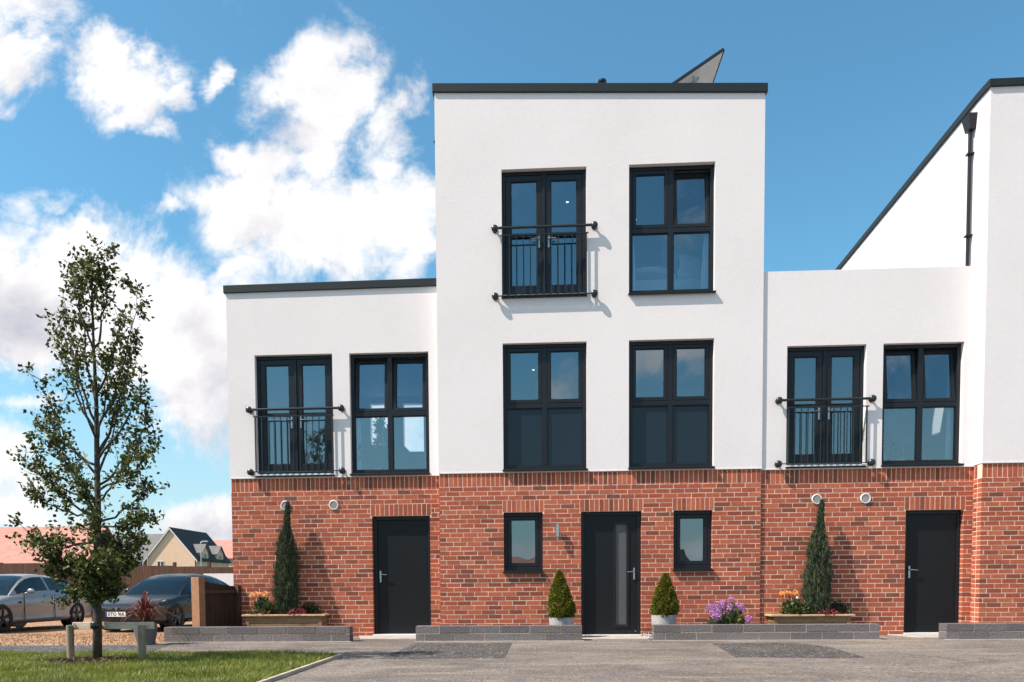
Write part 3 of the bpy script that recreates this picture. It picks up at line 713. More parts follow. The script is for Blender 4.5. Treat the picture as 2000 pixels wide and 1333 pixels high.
for r, zz in (((TL+.31, TR-.31), (5.15, 7.6)), ((TL+.31, TR-.31), (2.75, 5.0))): 
    rr = MB(); rr.box(r[0]+xoff-xoff, r[1], .31, 3.5, zz[0]-.03, zz[0]); rr.box(r[0], r[1], 3.5, 3.55, zz[0], zz[1]); rr.build('room', M['room'], house2)

# ------------------------------------------------------------------ lower wings
def wing(name, label, x0, x1, yw, px, capped, ztl, ztr, dep=5.0):
    root = thing(name, (0, yw, 0), label, 'house wing')
    def rr(k): return R4(*px[k], yw)
    fd, wn, dr = rr('french'), rr('win'), rr('door'); dr = (dr[0], dr[1], -.01, dr[3]); zb = at(*px['brick'], yw).z
    fd = (fd[0], fd[1], zb+.012, fd[3]); wn = (wn[0], wn[1], zb+.022, wn[3])
    e = .0018; s0 = [(x0+e, x1-e, zb-.222, zb-.008), (dr[0]-.02, dr[1]+.02, dr[3]+.006, course(0, zb-.222)*round((dr[3]+.225)/course(0, zb-.222))-J)]
    q = MB()
    bricks(q, x0, x1, 0, zb-.008, [dr], s0, lambda a, b, c, d: q.box(a, b, random.uniform(-.0012, .0012), .11, c, d))
    bricks(q, .122, dep, 0, zb-.008, [], [(.122, dep, zb-.222, zb-.008)], lambda a, b, c, d: q.box(x0, x0+.05, a, b, c, d))
    q.build('brick_wall', M['brick'], root)
    q = wall_bm(x0+e, x1-e, -.05, zb-.002, [(dr[0]-e, dr[1]+e, -.06, dr[3]+e)], .002, .3)
    q.box(x0+e, x0+.3, .3, dep-.3, -.05, zb-.002); q.build('mortar', M['mortar'], root, merge=True)
    zc = min(ztl, ztr)-.4
    q = wall_bm(x0-.008, x1, zb, zc, [fd, wn], -.012, .3); q.prism([(x0-.008, zc), (x1, zc), (x1, ztr), (x0-.008, ztl)], -.012, .3)
    q.box(x0-.008, x0+.3, .3, dep-.1, zb, ztl)
    q.build('render_wall', M['render'], root, merge=True)
    q = MB(); q.box(x0-.011, x1, -.018, -.010, zb-.004, zb+.012); q.build('bell_bead', M['render'], root)
    if capped:
        o, h = .032, .125; q = MB(); q.prism([(x0-.008-o, ztl), (x1-.002, ztr), (x1-.002, ztr+h), (x0-.008-o, ztl+h)], -.012-o, .32)
        q.box(x0-.008-o, x0+.32, .3205, dep, ztl, ztl+h); q.build('roof_coping', M['cap'], root, bevel=.006)
    added_roof_holes = None if capped else [(x1-1.52, x1-.98, 1.22, 1.74), (x1-1.52, x1-.98, .42, .80)]  # roof openings added to throw sun patches onto the party wall
    plate(root, 'roof', M['roofing'], x0+.3, x1, .3, dep, zc-.119, zc-.02, added_roof_holes or [])
    for a, b, c, d in added_roof_holes or []:
        q = MB(); q.box(a-.06, b+.06, c-.06, c, zc-.0195, zc+.08); q.box(a-.06, b+.06, d, d+.06, zc-.0195, zc+.08); q.box(a-.06, a, c, d, zc-.0195, zc+.08); q.box(b, b+.06, c, d, zc-.0195, zc+.08); kb = q.build('added_rooflight', M['frame'], root)
        q = MB(); q.poly([(a, c, zc+.06), (b, c, zc+.06), (b, d, zc+.06), (a, d, zc+.06)]); q.build('pane', M['clear'], kb)
    window(root, wn, -.012, (.11, .11)); french_door(root, fd, -.012); service_door(root, dr, 0)
    pl, pr = at(*px['rail'][0], yw-.08), at(*px['rail'][1], yw-.08); pb = at(*px['rail'][2], yw-.08)
    juliet(root, (fd[0], fd[1]), -.012, (pl.x, pr.x, (pl.z+pr.z)/2, pb.z))
    for v in px['vents']: p = at(*v, yw); vent(root, p.x, p.z, 0)
    # living room with openings through the rear wall
    yb = dep; Y = yw+yb
    hs = []
    for r in px['rear']:
        a, b, c, d = R4(*r, Y); hs.append((a, b, c, d))
    room(root, x0+.31, x1-.03, .31, yb, zb+.02, zc-.15, hs if capped else (), added_roof_holes)
    q = wall_bm(x0, x1, 0, ztr, hs if capped else [], yb+.001, yb+.12); q.build('rear_wall', M['render'], root, merge=True)
    for h in (hs if capped else ()): pane('rear_pane', h[0], h[1], h[2], h[3], yb+.05, root, 'clear', False)
    z = zc-.15; pts = [(wn[0]+.9, 2.6), (wn[0]+1.3, 1.3)]; downlights(root, pts, z)
    return root, fd, wn, dr, zb
dX = 1038
PXL = dict(french=(500, 693, 651, 930), win=(684, 689, 838, 928), door=(728, 1008, 841, 1243), brick=(650, 932.5), vents=((558, 988), (652, 987)),
           rail=((486, 801), (666, 797), (577, 921)), rear=((725, 790, 768, 872), (789, 790, 829, 884), (549, 790, 573, 886)))
PXR = dict(french=(1536, 675, 1690, 912), win=(1723, 670, 1880, 910), door=(1767, 996, 1880, 1241), brick=(1690, 915), vents=((1595, 975.5), (1690, 974)),
           rail=((1522, 782), (1705, 779), (1614, 905)), rear=((1764, 775, 1807, 856), (1829, 775, 1870, 868), (1587, 775, 1612, 870)))
wl_x0 = (at(452, 935, .2).x+at(441.5, 574, .2).x)/2
wingL, fdL, wnL, drL, zbL = wing('house_wing', 'white and brick two-storey wing with dark roof coping beside the car drive', wl_x0, TL-.002, .2, PXL, True, at(441, 574, .19).z, at(848, 560, .19).z)
YR = .03
wingR, fdR, wnR, drR, zbR = wing('house_wing', 'white and brick two-storey wing without coping between the two tall houses', TR+.002, XR-.002, YR, PXR, False, at(1492, 532, YR).z, at(1898, 520.5, YR).z)

# ------------------------------------------------------------------ what shows inside the windows
def curtain(x0, x1, z0, z1, y, flare, label):
    """pleated sheer hanging from z1 to z0, its inner edge sweeping by flare"""
    q = MB(); n = 14; m_ = 10; g = []
    for j in range(m_+1):
        t = j/m_; row = []
        for i in range(n+1):
            s = i/n; xx = x0+(x1-x0)*s*(1-(1-t)*0) ; xx = x0+(x1-x0)*s*(1-flare*t**1.3)
            row.append(q.b.verts.new((xx, y+.018*math.sin(s*n*1.6), z0+(z1-z0)*t)))
        g.append(row)
    for j in range(m_):
        for i in range(n): q.b.faces.new((g[j][i], g[j][i+1], g[j+1][i+1], g[j+1][i]))
    o = q.build('curtain', M['sheer'], None, smooth=True); sd = o.modifiers.new('thick', 'SOLIDIFY'); sd.thickness = .003
    tag(o, label, 'curtain', 'sheer curtains behind the windows')
curtain(C2+.03, C2+.15, US+.03, UH-.1, .26, .9, 'white curtain at the left edge of the top right window')
curtain(D2-.03, D2-.17, US+.03, UH-.1, .26, .9, 'white curtain at the right edge of the top right window')
for (wn, yw, nm) in ((wnL, .2, 'left'), (wnR, YR, 'right')):
    curtain(wn[0]+.03, wn[0]+.12, wn[2]+.05, wn[3]-.1, yw+.27, .2, 'white curtain at the left side of the %s wing window' % nm)
    curtain(wn[1]-.03, wn[1]-.11, wn[2]+.05, wn[3]-.1, yw+.27, .2, 'white curtain at the right side of the %s wing window' % nm)
# bed in the top room
bed = thing('bed', (2.2, 1.0, 5.15), 'bed made up in white linen behind the top right window', 'bed')
q = MB(); q.box(-.85, 1.0, -.1, 1.9, 0, .45); q.build('base', M['cushion'], bed, bevel=.03)
q = MB(); q.box(-.88, 1.0, -.14, 1.93, .45, .86); o = q.build('mattress', M['linen'], bed, bevel=.09, smooth=True)
tag(MB().lathe([(0, 0), (.36, .01), (.40, .05), (.40, .07), (.0, .06)], (1.85, 1.05, 6.03), 28).build('tray', M['card'], None, smooth='auto'), 'round white tray lying on the bed', 'tray')
def pillow(c, w, h, d, rz, rx, mat, label, group=None):
    q = MB(); bmesh.ops.create_cube(q.b, size=1); bmesh.ops.subdivide_edges(q.b, edges=q.b.edges, cuts=5, use_grid_fill=True)
    for v in q.b.verts:
        x, y, z = v.co*2; k = (1-abs(x)**3)*(1-abs(z)**3); v.co = Vector((x*w/2, y*d/2*(.18+.82*max(k, 0)**.5), z*h/2))
    o = q.build('pillow', M[mat], None, smooth=True); o.location = c; o.rotation_euler = (rx, 0, rz); tag(o, label, 'pillow', group)
pillow((2.62, 1.25, 6.30), .62, .52, .2, .5, -.35, 'linen', 'white pillow propped at the right of the bed', 'pillows on the bed')
pillow((2.33, 1.15, 6.34), .46, .46, .16, .25, -.3, 'cushion', 'grey cushion leaning on the white pillow', 'pillows on the bed')
pillow((2.12, 1.08, 6.16), .44, .30, .16, .1, -.6, 'linen', 'small fluffy white cushion in front of the grey cushion', 'pillows on the bed')
# wing rooms: shell chairs against the light, plants standing in for reflected street trees, a card
def shell_chair(x, y, z, k, label, rz=0):
    t = thing('shell_chair', (x, y, z), label, 'chair', 'shell chairs in the wing rooms', rz)
    q = MB(); n = 12; g = []
    for j in range(9):
        a = -.2+j/8*1.9
        row = []
        for i in range(n+1):
            b = -1.25+2.5*i/n; r = .34*k*(1 if j > 1 else .8)
            row.append(q.b.verts.new((r*math.sin(b)*(1-.12*j/8), -.1*k+r*math.cos(b)*.9+.05*j/8, .40*k+.10*j*k*(1-.45*abs(b)/1.25))))
        g.append(row)
    for j in range(8):
        for i in range(n): q.b.faces.new((g[j][i], g[j][i+1], g[j+1][i+1], g[j+1][i]))
    o = q.build('shell', M['chair'], t, smooth=True); sd = o.modifiers.new('thick', 'SOLIDIFY'); sd.thickness = .03
    q = MB(); q.lathe([(0, .36*k), (.30*k, .38*k), (.32*k, .44*k), (0, .48*k)], (0, 0, 0), 20); q.build('seat', M['cushion'], t, smooth=True)
    for sx, sy in ((-1,-1),(1,-1),(1,1),(-1,1)):
        q = MB(); q.tube([(sx*.16*k, sy*.14*k, .38*k), (sx*.24*k, sy*.22*k, 0)], .014, 8); q.build('leg', M['planterrim'], t)
def small_plant(x, y, z, h, w, n, label):
    t = thing('standin_plant', (x, y, z), label, 'plant', 'plants added in the wing windows for reflected trees')
    q = MB(); q.lathe([(.035, 0), (.05, .07), (.045, .07), (.04, .06)], (0, 0, 0), 14); q.build('pot', M['pot'], t, smooth='auto')
    P = rng.normal(size=(n, 3))*np.array([w*.22, w*.16, h*.2])+np.array([0, 0, h*.6]); ax = P-np.array([0, 0, .05])
    np_obj('foliage', leaves(P, ax+rng.normal(size=(n, 3))*.1, rng.uniform(.05, .10, n), rng.uniform(.025, .05, n)), 4, M['shadeleaf'], t)
    q = MB(); q.tube([(0, 0, .05), (.01, 0, h*.6)], .004, 5); q.build('stem', M['bark'], t)
for nm, yw, P0 in (('left', .2, PXL), ('right', YR, PXR)):
    wn = wnL if nm == 'left' else wnR; zf = (zbL if nm == 'left' else zbR)+.02
    ox = wn[0]; k = 1.0
    c1 = R4(*P0['rear'][1], yw+5.0); c0 = R4(*P0['rear'][0], yw+5.0); c2 = R4(*P0['rear'][2], yw+5.0)
    if nm == 'right': c1 = (XR-.62, 0); c0 = (XR-1.1, 0); c2 = (wn[0]-.9, 0)
    ky = (4.0, 4.1, 4.2) if nm == 'left' else (1.05, 2.2, 3.2)
    shell_chair(c1[0]+.02, yw+ky[0], zf, 1.22, 'tall grey shell chair seen in the right half of the %s wing window' % nm, .35)
    shell_chair(c0[0]+.05, yw+ky[1], zf, 1.12, 'low grey shell chair left of the mullion in the %s wing window' % nm, -.3)
    shell_chair(c2[0]-.12, yw+ky[2], zf, 1.35, 'big grey shell chair seen through the french door of the %s wing' % nm, .1)
    small_plant(ox+.20, yw+.24, wn[2]+.002, .56, .26, 130, 'taller added plant in place of a tree reflection in the %s wing window' % nm)
    small_plant(ox+.56, yw+.24, wn[2]+.002, .36, .20, 80, 'shorter added plant in place of a tree reflection near the %s wing mullion' % nm)
    q = MB(); q.box(-.055, .055, 0, .003, 0, .142); o = q.build('card', M['card'], None); o.location = (ox+.40, yw+.21, wn[2]+.002); tag(o, 'small white card standing between the plants on the %s wing sill' % nm, 'card')

# ------------------------------------------------------------------ ground
def sheet(name, pts, z0, z1, mat):
    q = MB(); q.slab(pts, z0, z1); return tag(q.build(name, M[mat]), kind='structure')
WF = -1.0                                  # front face of the low garden walls
q = MB(); q.slab([(-600, -600), (600, -600), (600, 900), (-600, 900)], -.7, -.62); tag(q.build('ground', M['field']), kind='structure')
gr_front = -1.62
sheet('pavement', [(-60, -60), (60, -60), (60, 12), (-4.72, 12), (-4.72, WF+.05), (-5.62, WF+.05), (-5.62, gr_front), (-60, gr_front)], -.6, 0.0, 'asphalt')
# gravel drive falling gently away from the pavement
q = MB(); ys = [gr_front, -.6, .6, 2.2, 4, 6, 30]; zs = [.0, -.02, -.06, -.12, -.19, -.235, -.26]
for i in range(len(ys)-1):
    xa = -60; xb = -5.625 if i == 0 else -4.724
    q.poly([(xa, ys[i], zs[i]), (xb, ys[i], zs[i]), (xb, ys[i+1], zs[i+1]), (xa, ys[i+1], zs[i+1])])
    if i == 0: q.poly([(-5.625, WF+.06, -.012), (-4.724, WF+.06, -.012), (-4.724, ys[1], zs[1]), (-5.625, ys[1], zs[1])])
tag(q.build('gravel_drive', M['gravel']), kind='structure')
def drive_z(y): return float(np.interp(y, ys, zs))
# loose stones on the gravel that catch the light
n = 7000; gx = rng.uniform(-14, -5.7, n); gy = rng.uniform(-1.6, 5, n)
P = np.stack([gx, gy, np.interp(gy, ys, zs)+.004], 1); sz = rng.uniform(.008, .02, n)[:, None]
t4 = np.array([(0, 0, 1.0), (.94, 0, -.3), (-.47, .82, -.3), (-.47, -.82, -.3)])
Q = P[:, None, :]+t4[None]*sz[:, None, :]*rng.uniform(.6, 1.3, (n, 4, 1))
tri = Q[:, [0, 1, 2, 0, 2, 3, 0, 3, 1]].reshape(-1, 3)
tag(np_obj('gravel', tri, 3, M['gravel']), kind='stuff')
def g2(px, py): p = gp(px, py); return (p.x, p.y)
# darker tarmac strip between gravel and verge
a, b, c, d = g2(-700, 1258), g2(352, 1257), g2(288, 1276), g2(268, 1300)
sheet('tarmac_strip', [(-30, gr_front), (b[0], gr_front+.01), (c[0], c[1]), (d[0], d[1]), (-30, d[1])], -.02, .004, 'tarmac')
sheet('pavement_patch', [g2(746, 1287), g2(985, 1286), g2(1000, 1257), g2(813, 1257)], -.02, .005, 'patch')
sheet('pavement_patch', [g2(1437, 1284), g2(1560, 1285), g2(1690, 1285), g2(1618, 1264), g2(1545, 1256), g2(1390, 1257)], -.02, .005, 'patch')
sheet('pavement_patch', [g2(1560, 1288), g2(1640, 1325), g2(1700, 1390), g2(2300, 1390), g2(2300, 1330), g2(1690, 1289)], -.02, .0035, 'asphalt')
# concrete slabs at the doors
for r, yw in ((drL, .2), (frontD, 0), (drR, YR)):
    q = MB(); q.slab([(r[0]-.25, yw-.001), (r[0]-.05, yw-.72), (r[1]+.06, yw-.72), (r[1]+.04, yw-.001)], -.1, .014)
    tag(q.build('path', M['concrete'], None, bevel=.006), kind='structure')
# grass verge with its board edging
e0, e1 = gp(665, 1283), gp(525, 1333); dv = (e1-e0); e2 = e0+dv*2.6
tip = Vector((e0.x-.02, e0.y+.02, 0))
vp = [(e2.x, e2.y), (tip.x-.03, tip.y), g2(560, 1281), g2(420, 1279), g2(300, 1281), g2(0, 1280), (-13, -3.3), (-13, e2.y)]
q = MB(); q.slab(vp, -.05, .018); tag(q.build('verge', M['turf']), kind='structure')
q = MB(); L = (e2-e0).length; q.box(0, L, -.02, .02, -.12, .035)
o = q.build('edging_board', M['edging'], None, bevel=.004); o.location = e0; o.rotation_euler = (0, 0, math.atan2(dv.y, dv.x))
tag(o, 'pale timber edging board along the right side of the grass verge', 'edging')
def inside(x, y, poly):
    c = np.zeros(len(x), bool); j = len(poly)-1
    for i in range(len(poly)):
        xi, yi = poly[i]; xj, yj = poly[j]
        with np.errstate(divide='ignore', invalid='ignore'):
            c ^= ((yi > y) != (yj > y)) & (x < (xj-xi)*(y-yi)/(yj-yi)+xi)
        j = i
    return c
TREE = gp(190, 1297)
n = 260000
gx = rng.uniform(-10.5, -1.6, n); gy = rng.uniform(-8.2, -3.0, n)
k = inside(gx, gy, vp); ed = ((gx-TREE.x)/.62)**2+((gy-TREE.y)/.30)**2; k &= ed > rng.uniform(.5, 1.3, n)
gx, gy = gx[k], gy[k]; n = len(gx)
clump = .5+.5*np.sin(gx*3.1+np.sin(gy*4.3)*1.7)*np.cos(gy*3.7+np.sin(gx*2.2))
clump = clump*.6+.4*(.5+.5*np.sin(gx*11+gy*5)*np.cos(gy*13-gx*4))
h = (.022+.050*clump)*rng.uniform(.6, 1.5, n); a = rng.uniform(0, 2*PI, n); w = rng.uniform(.0025, .006, n)
lean = rng.normal(size=(n, 2))*.5; lean += np.stack([np.sin(gx*5+gy*3), np.cos(gx*4-gy*6)], 1)*.35
B0 = np.stack([gx, gy, np.full(n, .016)], 1); side = np.stack([np.cos(a)*w, np.sin(a)*w, np.zeros(n)], 1)
T = B0+np.stack([lean[:, 0]*h, lean[:, 1]*h, h], 1)
tag(np_obj('grass', np.stack([B0-side, B0+side, T], 1), 3, M['grass']), kind='stuff')
# taller wisps along the back edge
# mulch round the tree
n = 2600; rr = np.sqrt(rng.uniform(0, 1, n)); aa = rng.uniform(0, 2*PI, n)
P = np.stack([TREE.x+.68*rr*np.cos(aa), TREE.y+.33*rr*np.sin(aa), .02+.03*(1-rr)+rng.uniform(0, .02, n)], 1)
u = unit(rng.normal(size=(n, 3))*np.array([1, 1, .35])); v = unit(np.cross(u, rng.normal(size=(n, 3)))); l = rng.uniform(.010, .032, n)[:, None]; w = rng.uniform(.006, .014, n)[:, None]
tag(np_obj('bark_mulch', np.stack([P-u*l-v*w, P+u*l-v*w, P+u*l+v*w, P-u*l+v*w], 1), 4, M['chip']), kind='stuff')
q = MB(); q.ball((TREE.x, TREE.y, .0), 1, .68, .33, .035, 24, 8); tag(q.build('soil', M['soil'], None, smooth=True), kind='structure')

# ------------------------------------------------------------------ low walls of grey blocks
def low_wall(x0, x1, label, phase):
    t = thing('garden_wall', ((x0+x1)/2, WF, 0), label, 'low wall', 'low grey block walls along the pavement')
    ox = -(x0+x1)/2; q = MB(); h = .107; j = .011; bl = .455
    for k in range(2):
        u = x0-[phase, (phase+.5) % 1][k]*bl
        while u < x1-.01:
            a, b = max(u, x0), min(u+bl-j, x1)
            if b-a > .03: q.box(a+ox, b+ox, random.uniform(-.003, .003), .215, .004+k*(h+j), .004+k*(h+j)+h)
            u += bl
    sheet('path', [(x0-.02, WF-.07), (x1+.03, WF-.07), (x1+.03, WF+.01), (x0-.02, WF+.01)], -.05, .0045, 'concrete')
    bk = q.build('blocks', M['block'], t, bevel=.004)
    q = MB(); q.box(x0+ox+.006, x1+ox-.006, .004, .21, -.05, .004+h+j+h-.004); q.build('mortar', M['block_mortar'], t)
    return t
def wx(px): return at(px, 1236, WF).x
low_wall(wx(320), wx(683), 'grey block wall in front of the left planter, reaching past the brown fence', .25)
low_wall(wx(812), wx(1137), 'grey block wall running up to the left side of the front door', .7)
low_wall(wx(1277), wx(1718), 'longest grey block wall, in front of the lilac hydrangea and right planter', .62)
low_wall(wx(1848), 8.9, 'grey block wall cut off by the right edge of the photo', .65)

# ------------------------------------------------------------------ planters and plants
def planter(px0, px1, yb, label):
    Y = yb-.36; a, b = at(px0, 1210, Y).x, at(px1, 1210, Y).x; zt = at((px0+px1)/2, 1200.5, Y).z
    t = thing('planter', ((a+b)/2, Y, 0), label, 'planter', 'wooden trough planters against the brick wings'); w = (b-a)/2; dp = .34
    q = MB()
    for x0, x1, y0, y1 in ((-w+.05, w-.05, .02, .045), (-w+.05, w-.05, dp-.045, dp-.02)):
        for i in range(3): q.box(x0, x1, y0, y1, .004+i*(zt-.03)/3, (i+1)*(zt-.03)/3-.004)
    for i in range(3):
        q.box(-w+.02, -w+.045, .02, dp-.02, .004+i*(zt-.03)/3, (i+1)*(zt-.03)/3-.004); q.box(w-.045, w-.02, .02, dp-.02, .004+i*(zt-.03)/3, (i+1)*(zt-.03)/3-.004)
    q.build('trough', M['planter'], t, bevel=.003)
    for sx in (-1, 1):
        for yy in (.012, dp-.055):
            q = MB(); q.box(sx*(w-.055)-.028, sx*(w-.055)+.028, yy, yy+.05, .0, zt-.029); q.build('corner_post', M['planter'], t, bevel=.003)
    q = MB(); q.frame(-w-.03, w+.03, 0, .37, 0, .028, .065)
    o = q.build('rim', M['planterrim'], t, bevel=.003); o.rotation_euler = (PI/2, 0, 0); o.location = (0, dp+.012, zt-.028); o.scale = (1, 1, 1)
    q = MB(); q.box(-w+.05, w-.05, .05, dp-.05, zt-.12, zt-.05); q.build('soil', M['soil'], t)
    return (a+b)/2, Y, zt, w
def juniper(x, y, z, h, r, label):
    t = thing('juniper', (x, y, z), label, 'conifer', 'slim upright conifers in the planters')
    n = 15000; u = rng.uniform(0, 1, n)**1.15; a = rng.uniform(0, 2*PI, n)
    # outline measured from the ground: slim foot, widest a third up, then a long one-sided spire
    prof = np.interp(u, [0, .06, .2, .38, .55, .70, .76, .85, .95, 1], [.62, .84, 1, .95, .80, .52, .27, .19, .14, .03])*r
    prof *= 1+.16*np.sin(a*3+u*9+x)+.13*np.sin(a*7-u*23+x)+.08*np.sin(u*60+a*2)
    ax_ = np.interp(u, [0, .6, .76, 1], [0, .0, .025, .055]); rad = prof*np.sqrt(rng.uniform(.25, 1.0, n))
    P = np.stack([ax_+rad*np.cos(a), rad*np.sin(a), u*h], 1)
    d = np.stack([np.cos(a)*.28, np.sin(a)*.28, np.ones(n)], 1)+rng.normal(size=(n, 3))*.2
    np_obj('foliage', leaves(P, d, rng.uniform(.04, .11, n)*np.interp(u, [0, .7, 1], [1, .8, .6]), rng.uniform(.006, .014, n)), 4, M['juniper'], t)
    n = 130; u = rng.uniform(.05, .8, n); a = rng.uniform(0, 2*PI, n); rad = np.interp(u, [0, .3, .7, .8], [.7, 1, .5, .25])*r
    P = np.stack([rad*np.cos(a), rad*np.sin(a), u*h], 1); d = np.stack([np.cos(a)*.8, np.sin(a)*.8, np.ones(n)], 1)+rng.normal(size=(n, 3))*.3
    np_obj('stray_shoot', leaves(P, d, rng.uniform(.06, .13, n), rng.uniform(.003, .007, n)), 4, M['juniper'], t)['kind'] = 'stuff'
    q = MB(); q.tube([(0, 0, -.06), (.005, 0, h*.5), (.045, 0, h*.93)], [.022, .014, .004], 8); q.build('stem', M['bark'], t)
def bush(name, x, y, z, h, w, n, mat, label, cat, group, L=(.04, .08), W=(.025, .05), dome=True):
    t = thing(name, (x, y, z), label, cat, group)
    a = rng.uniform(0, 2*PI, n); e = np.arcsin(rng.uniform(-.1, 1, n)); k = rng.uniform(.45, 1, n)
    P = np.stack([np.cos(e)*np.cos(a)*w*k, np.cos(e)*np.sin(a)*w*.8*k, h*.15+np.sin(e)*h*.85*k], 1)
    d = unit(P)+np.array([0, 0, .1])+rng.normal(size=(n, 3))*.5
    np_obj('leaves', leaves(P, d, rng.uniform(*L, n), rng.uniform(*W, n)), 4, M[mat], t)
    q = MB()
    for i in range(5):
        b = rng.uniform(0, 2*PI); q.tube([(0, 0, -.03), (math.cos(b)*w*.3, math.sin(b)*w*.3, h*.4), (math.cos(b)*w*.6, math.sin(b)*w*.5, h*.75)], [.008, .006, .003], 5)
    q.build('stem', M['bark'], t); return t
def bloom(parent, c, r, mat, tilt=(0, 0), name='flower', rows=3, petals=18):
    """daisy-like head of layered petals"""
    V = []
    for k in range(rows):
        for i in range(petals):
            a = 2*PI*(i+.5*k)/petals+random.uniform(-.08, .08); el = .15+.38*k; rr = r*(1-.24*k)*random.uniform(.9, 1.05); w = r*.20
            u = Vector((math.cos(a)*math.cos(el), math.sin(a)*math.cos(el), math.sin(el))); s = Vector((-math.sin(a), math.cos(a), 0))
            V += [u*r*.12, u*rr*.6+s*w, u*rr, u*rr*.6-s*w]
    o = np_obj(name, np.array([tuple(v) for v in V]), 4, M[mat], parent); o.location = c; o.rotation_euler = (tilt[0], tilt[1], 0)
    q = MB(); q.ball((0, 0, r*.12), r*.26, 1, 1, .6, 10, 6); q.build('flower_centre', M['planterrim' if mat == 'orange' else 'red'], o, smooth=True)
    return o
def clump_red(x, y, z, label):
    t = bush('red_flower', x, y, z, .12, .15, 130, 'bushdark', label, 'flowers', 'red flower clumps in the planters', (.025, .05), (.015, .03))
    n = 420; a = rng.uniform(0, 2*PI, n); e = np.arcsin(rng.uniform(.0, 1, n))
    P = np.stack([np.cos(e)*np.cos(a)*.165, np.cos(e)*np.sin(a)*.13, .03+np.sin(e)*.115], 1)
    d = unit(P)*.5+rng.normal(size=(n, 3))*.6
    np_obj('blossom', leaves(P, d, rng.uniform(.015, .028, n), rng.uniform(.012, .02, n)), 4, M['red'], t)
for side, p0, p1, yb, cx, ty, W_ in (('left', 476, 631, .2, 560.5, 984, ''), ('right', 1509, 1666, YR, 1596, 980, '')):
    nm = 'left' if side == 'left' else 'right'
    X, Y, zt, w = planter(p0, p1, yb, 'wooden trough planter against the brick wall of the %s wing' % nm)
    yj = Y+.19; pj = at(cx, 1195, yj); pt = at(cx+5, ty, yj)
    juniper(pj.x, yj, zt-.05, pt.z-zt+.05, .192, 'slim upright conifer in the middle of the %s planter' % nm)
    off = cx-560.5
    p = at(515+off*0+(0 if side == 'left' else cx-560.5), 1190, Y+.15)
    t = bush('orange_flower', p.x, Y+.16, zt-.05, .30, .21, 330, 'bush', 'leafy plant with orange blooms at the left end of the %s planter' % nm, 'flowers', 'orange flowering plants in the planters', (.04, .085), (.03, .055))
    for (fx, fy, tl, r) in ((491, 1162, (1.0, -.5), .040), (499, 1160, (.9, .3), .050), (506, 1161, (.7, .1), .045), (518, 1160.5, (1.15, .1), .055)):
        c = at(fx+(0 if side == 'left' else cx-560.5), fy-(0 if side == 'left' else 2.5), Y+.10); c = Vector((c.x-p.x, -.06, c.z-(zt-.05)))
        bloom(t, c, r, 'orange', tl)
        q = MB(); q.tube([(c.x*.4, 0, .1), (c.x*.8, -.03, c.z*.7), (c.x, c.y, c.z)], .004, 5); q.build('flower_stalk', M['bush'], t)
    sh = (0 if side == 'left' else cx-560.5)
    p = at(605+sh, 1190, Y+.22); bush('leafy_plant', p.x, Y+.24, zt-.05, .25, .19, 380, 'bushdark', 'dark leafy plant at the right end of the %s planter' % nm, 'plant', 'dark leafy plants in the planters', (.03, .06), (.018, .035))
    p = at(580+sh, 1195, Y+.1); clump_red(p.x, Y+.10, zt-.05, 'low clump of red and pink flowers in the %s planter' % nm)
def pot(name, x, y, r, h, mat, label, group, taper=.86):
    q = MB(); q.lathe([(r*taper, 0), (r*.96, h*.5), (r, h-.01), (r, h), (r*.9, h), (r*.88, h-.05), (0, h-.05)], (0, 0, 0), 36)
    o = q.build(name, M[mat], None, smooth='auto'); o.location = (x, y, 0); tag(o, label, 'pot', group)
    return o
def box_cone(x, y, z, h, r, label, lean=0):
    t = thing('box_topiary', (x, y, z), label, 'topiary', 'clipped box cones by the front door')
    n = 17000; u = rng.uniform(0, 1, n)**1.35; a = rng.uniform(0, 2*PI, n)
    R = np.interp(u, [0, .06, .18, .35, .6, .8, .93, 1], [.74, .93, 1, .93, .68, .42, .22, .07])*r*(1+.07*np.sin(a*3+u*7)+.05*np.sin(a*6-u*17)+rng.normal(size=n)*.04)
    k = np.where(rng.uniform(0, 1, n) < .8, rng.uniform(.86, 1.04, n), rng.uniform(.4, .9, n))
    P = np.stack([R*k*np.cos(a)+lean*u, R*k*np.sin(a), u*h], 1)
    d = np.stack([np.cos(a), np.sin(a), np.full(n, .45)], 1)+rng.normal(size=(n, 3))*.55
    np_obj('foliage', leaves(P, d, rng.uniform(.018, .032, n), rng.uniform(.013, .022, n)), 4, M['box'], t)
    q = MB(); q.lathe([(.02, -.08), (.015, h*.5), (.004, h*.9)], (0, 0, 0), 8); q.build('stem', M['bark'], t)
def cone_with_pot(pxl, pxr, prim, ytop, yp, lab, lean=0, tpx=None):
    c = at((pxl+pxr)/2, prim, yp); r = (at(pxr, prim, yp).x-at(pxl, prim, yp).x)/2
    pot('plant_pot', c.x, yp, r, c.z, 'potlight', 'pale grey round pot %s' % lab, 'pale pots by the front door')
    tp = at((pxl+pxr)/2, ytop, yp)
    box_cone(c.x, yp, c.z-.05, tp.z-c.z+.05, r*.99, 'clipped green box cone in the pot %s' % lab, lean)
cone_with_pot(1072, 1121, 1206, 1116, -.42, 'to the left of the front door', -.03)
cone_with_pot(1272, 1321, 1201, 1121, -.40, 'to the right of the front door', .03)
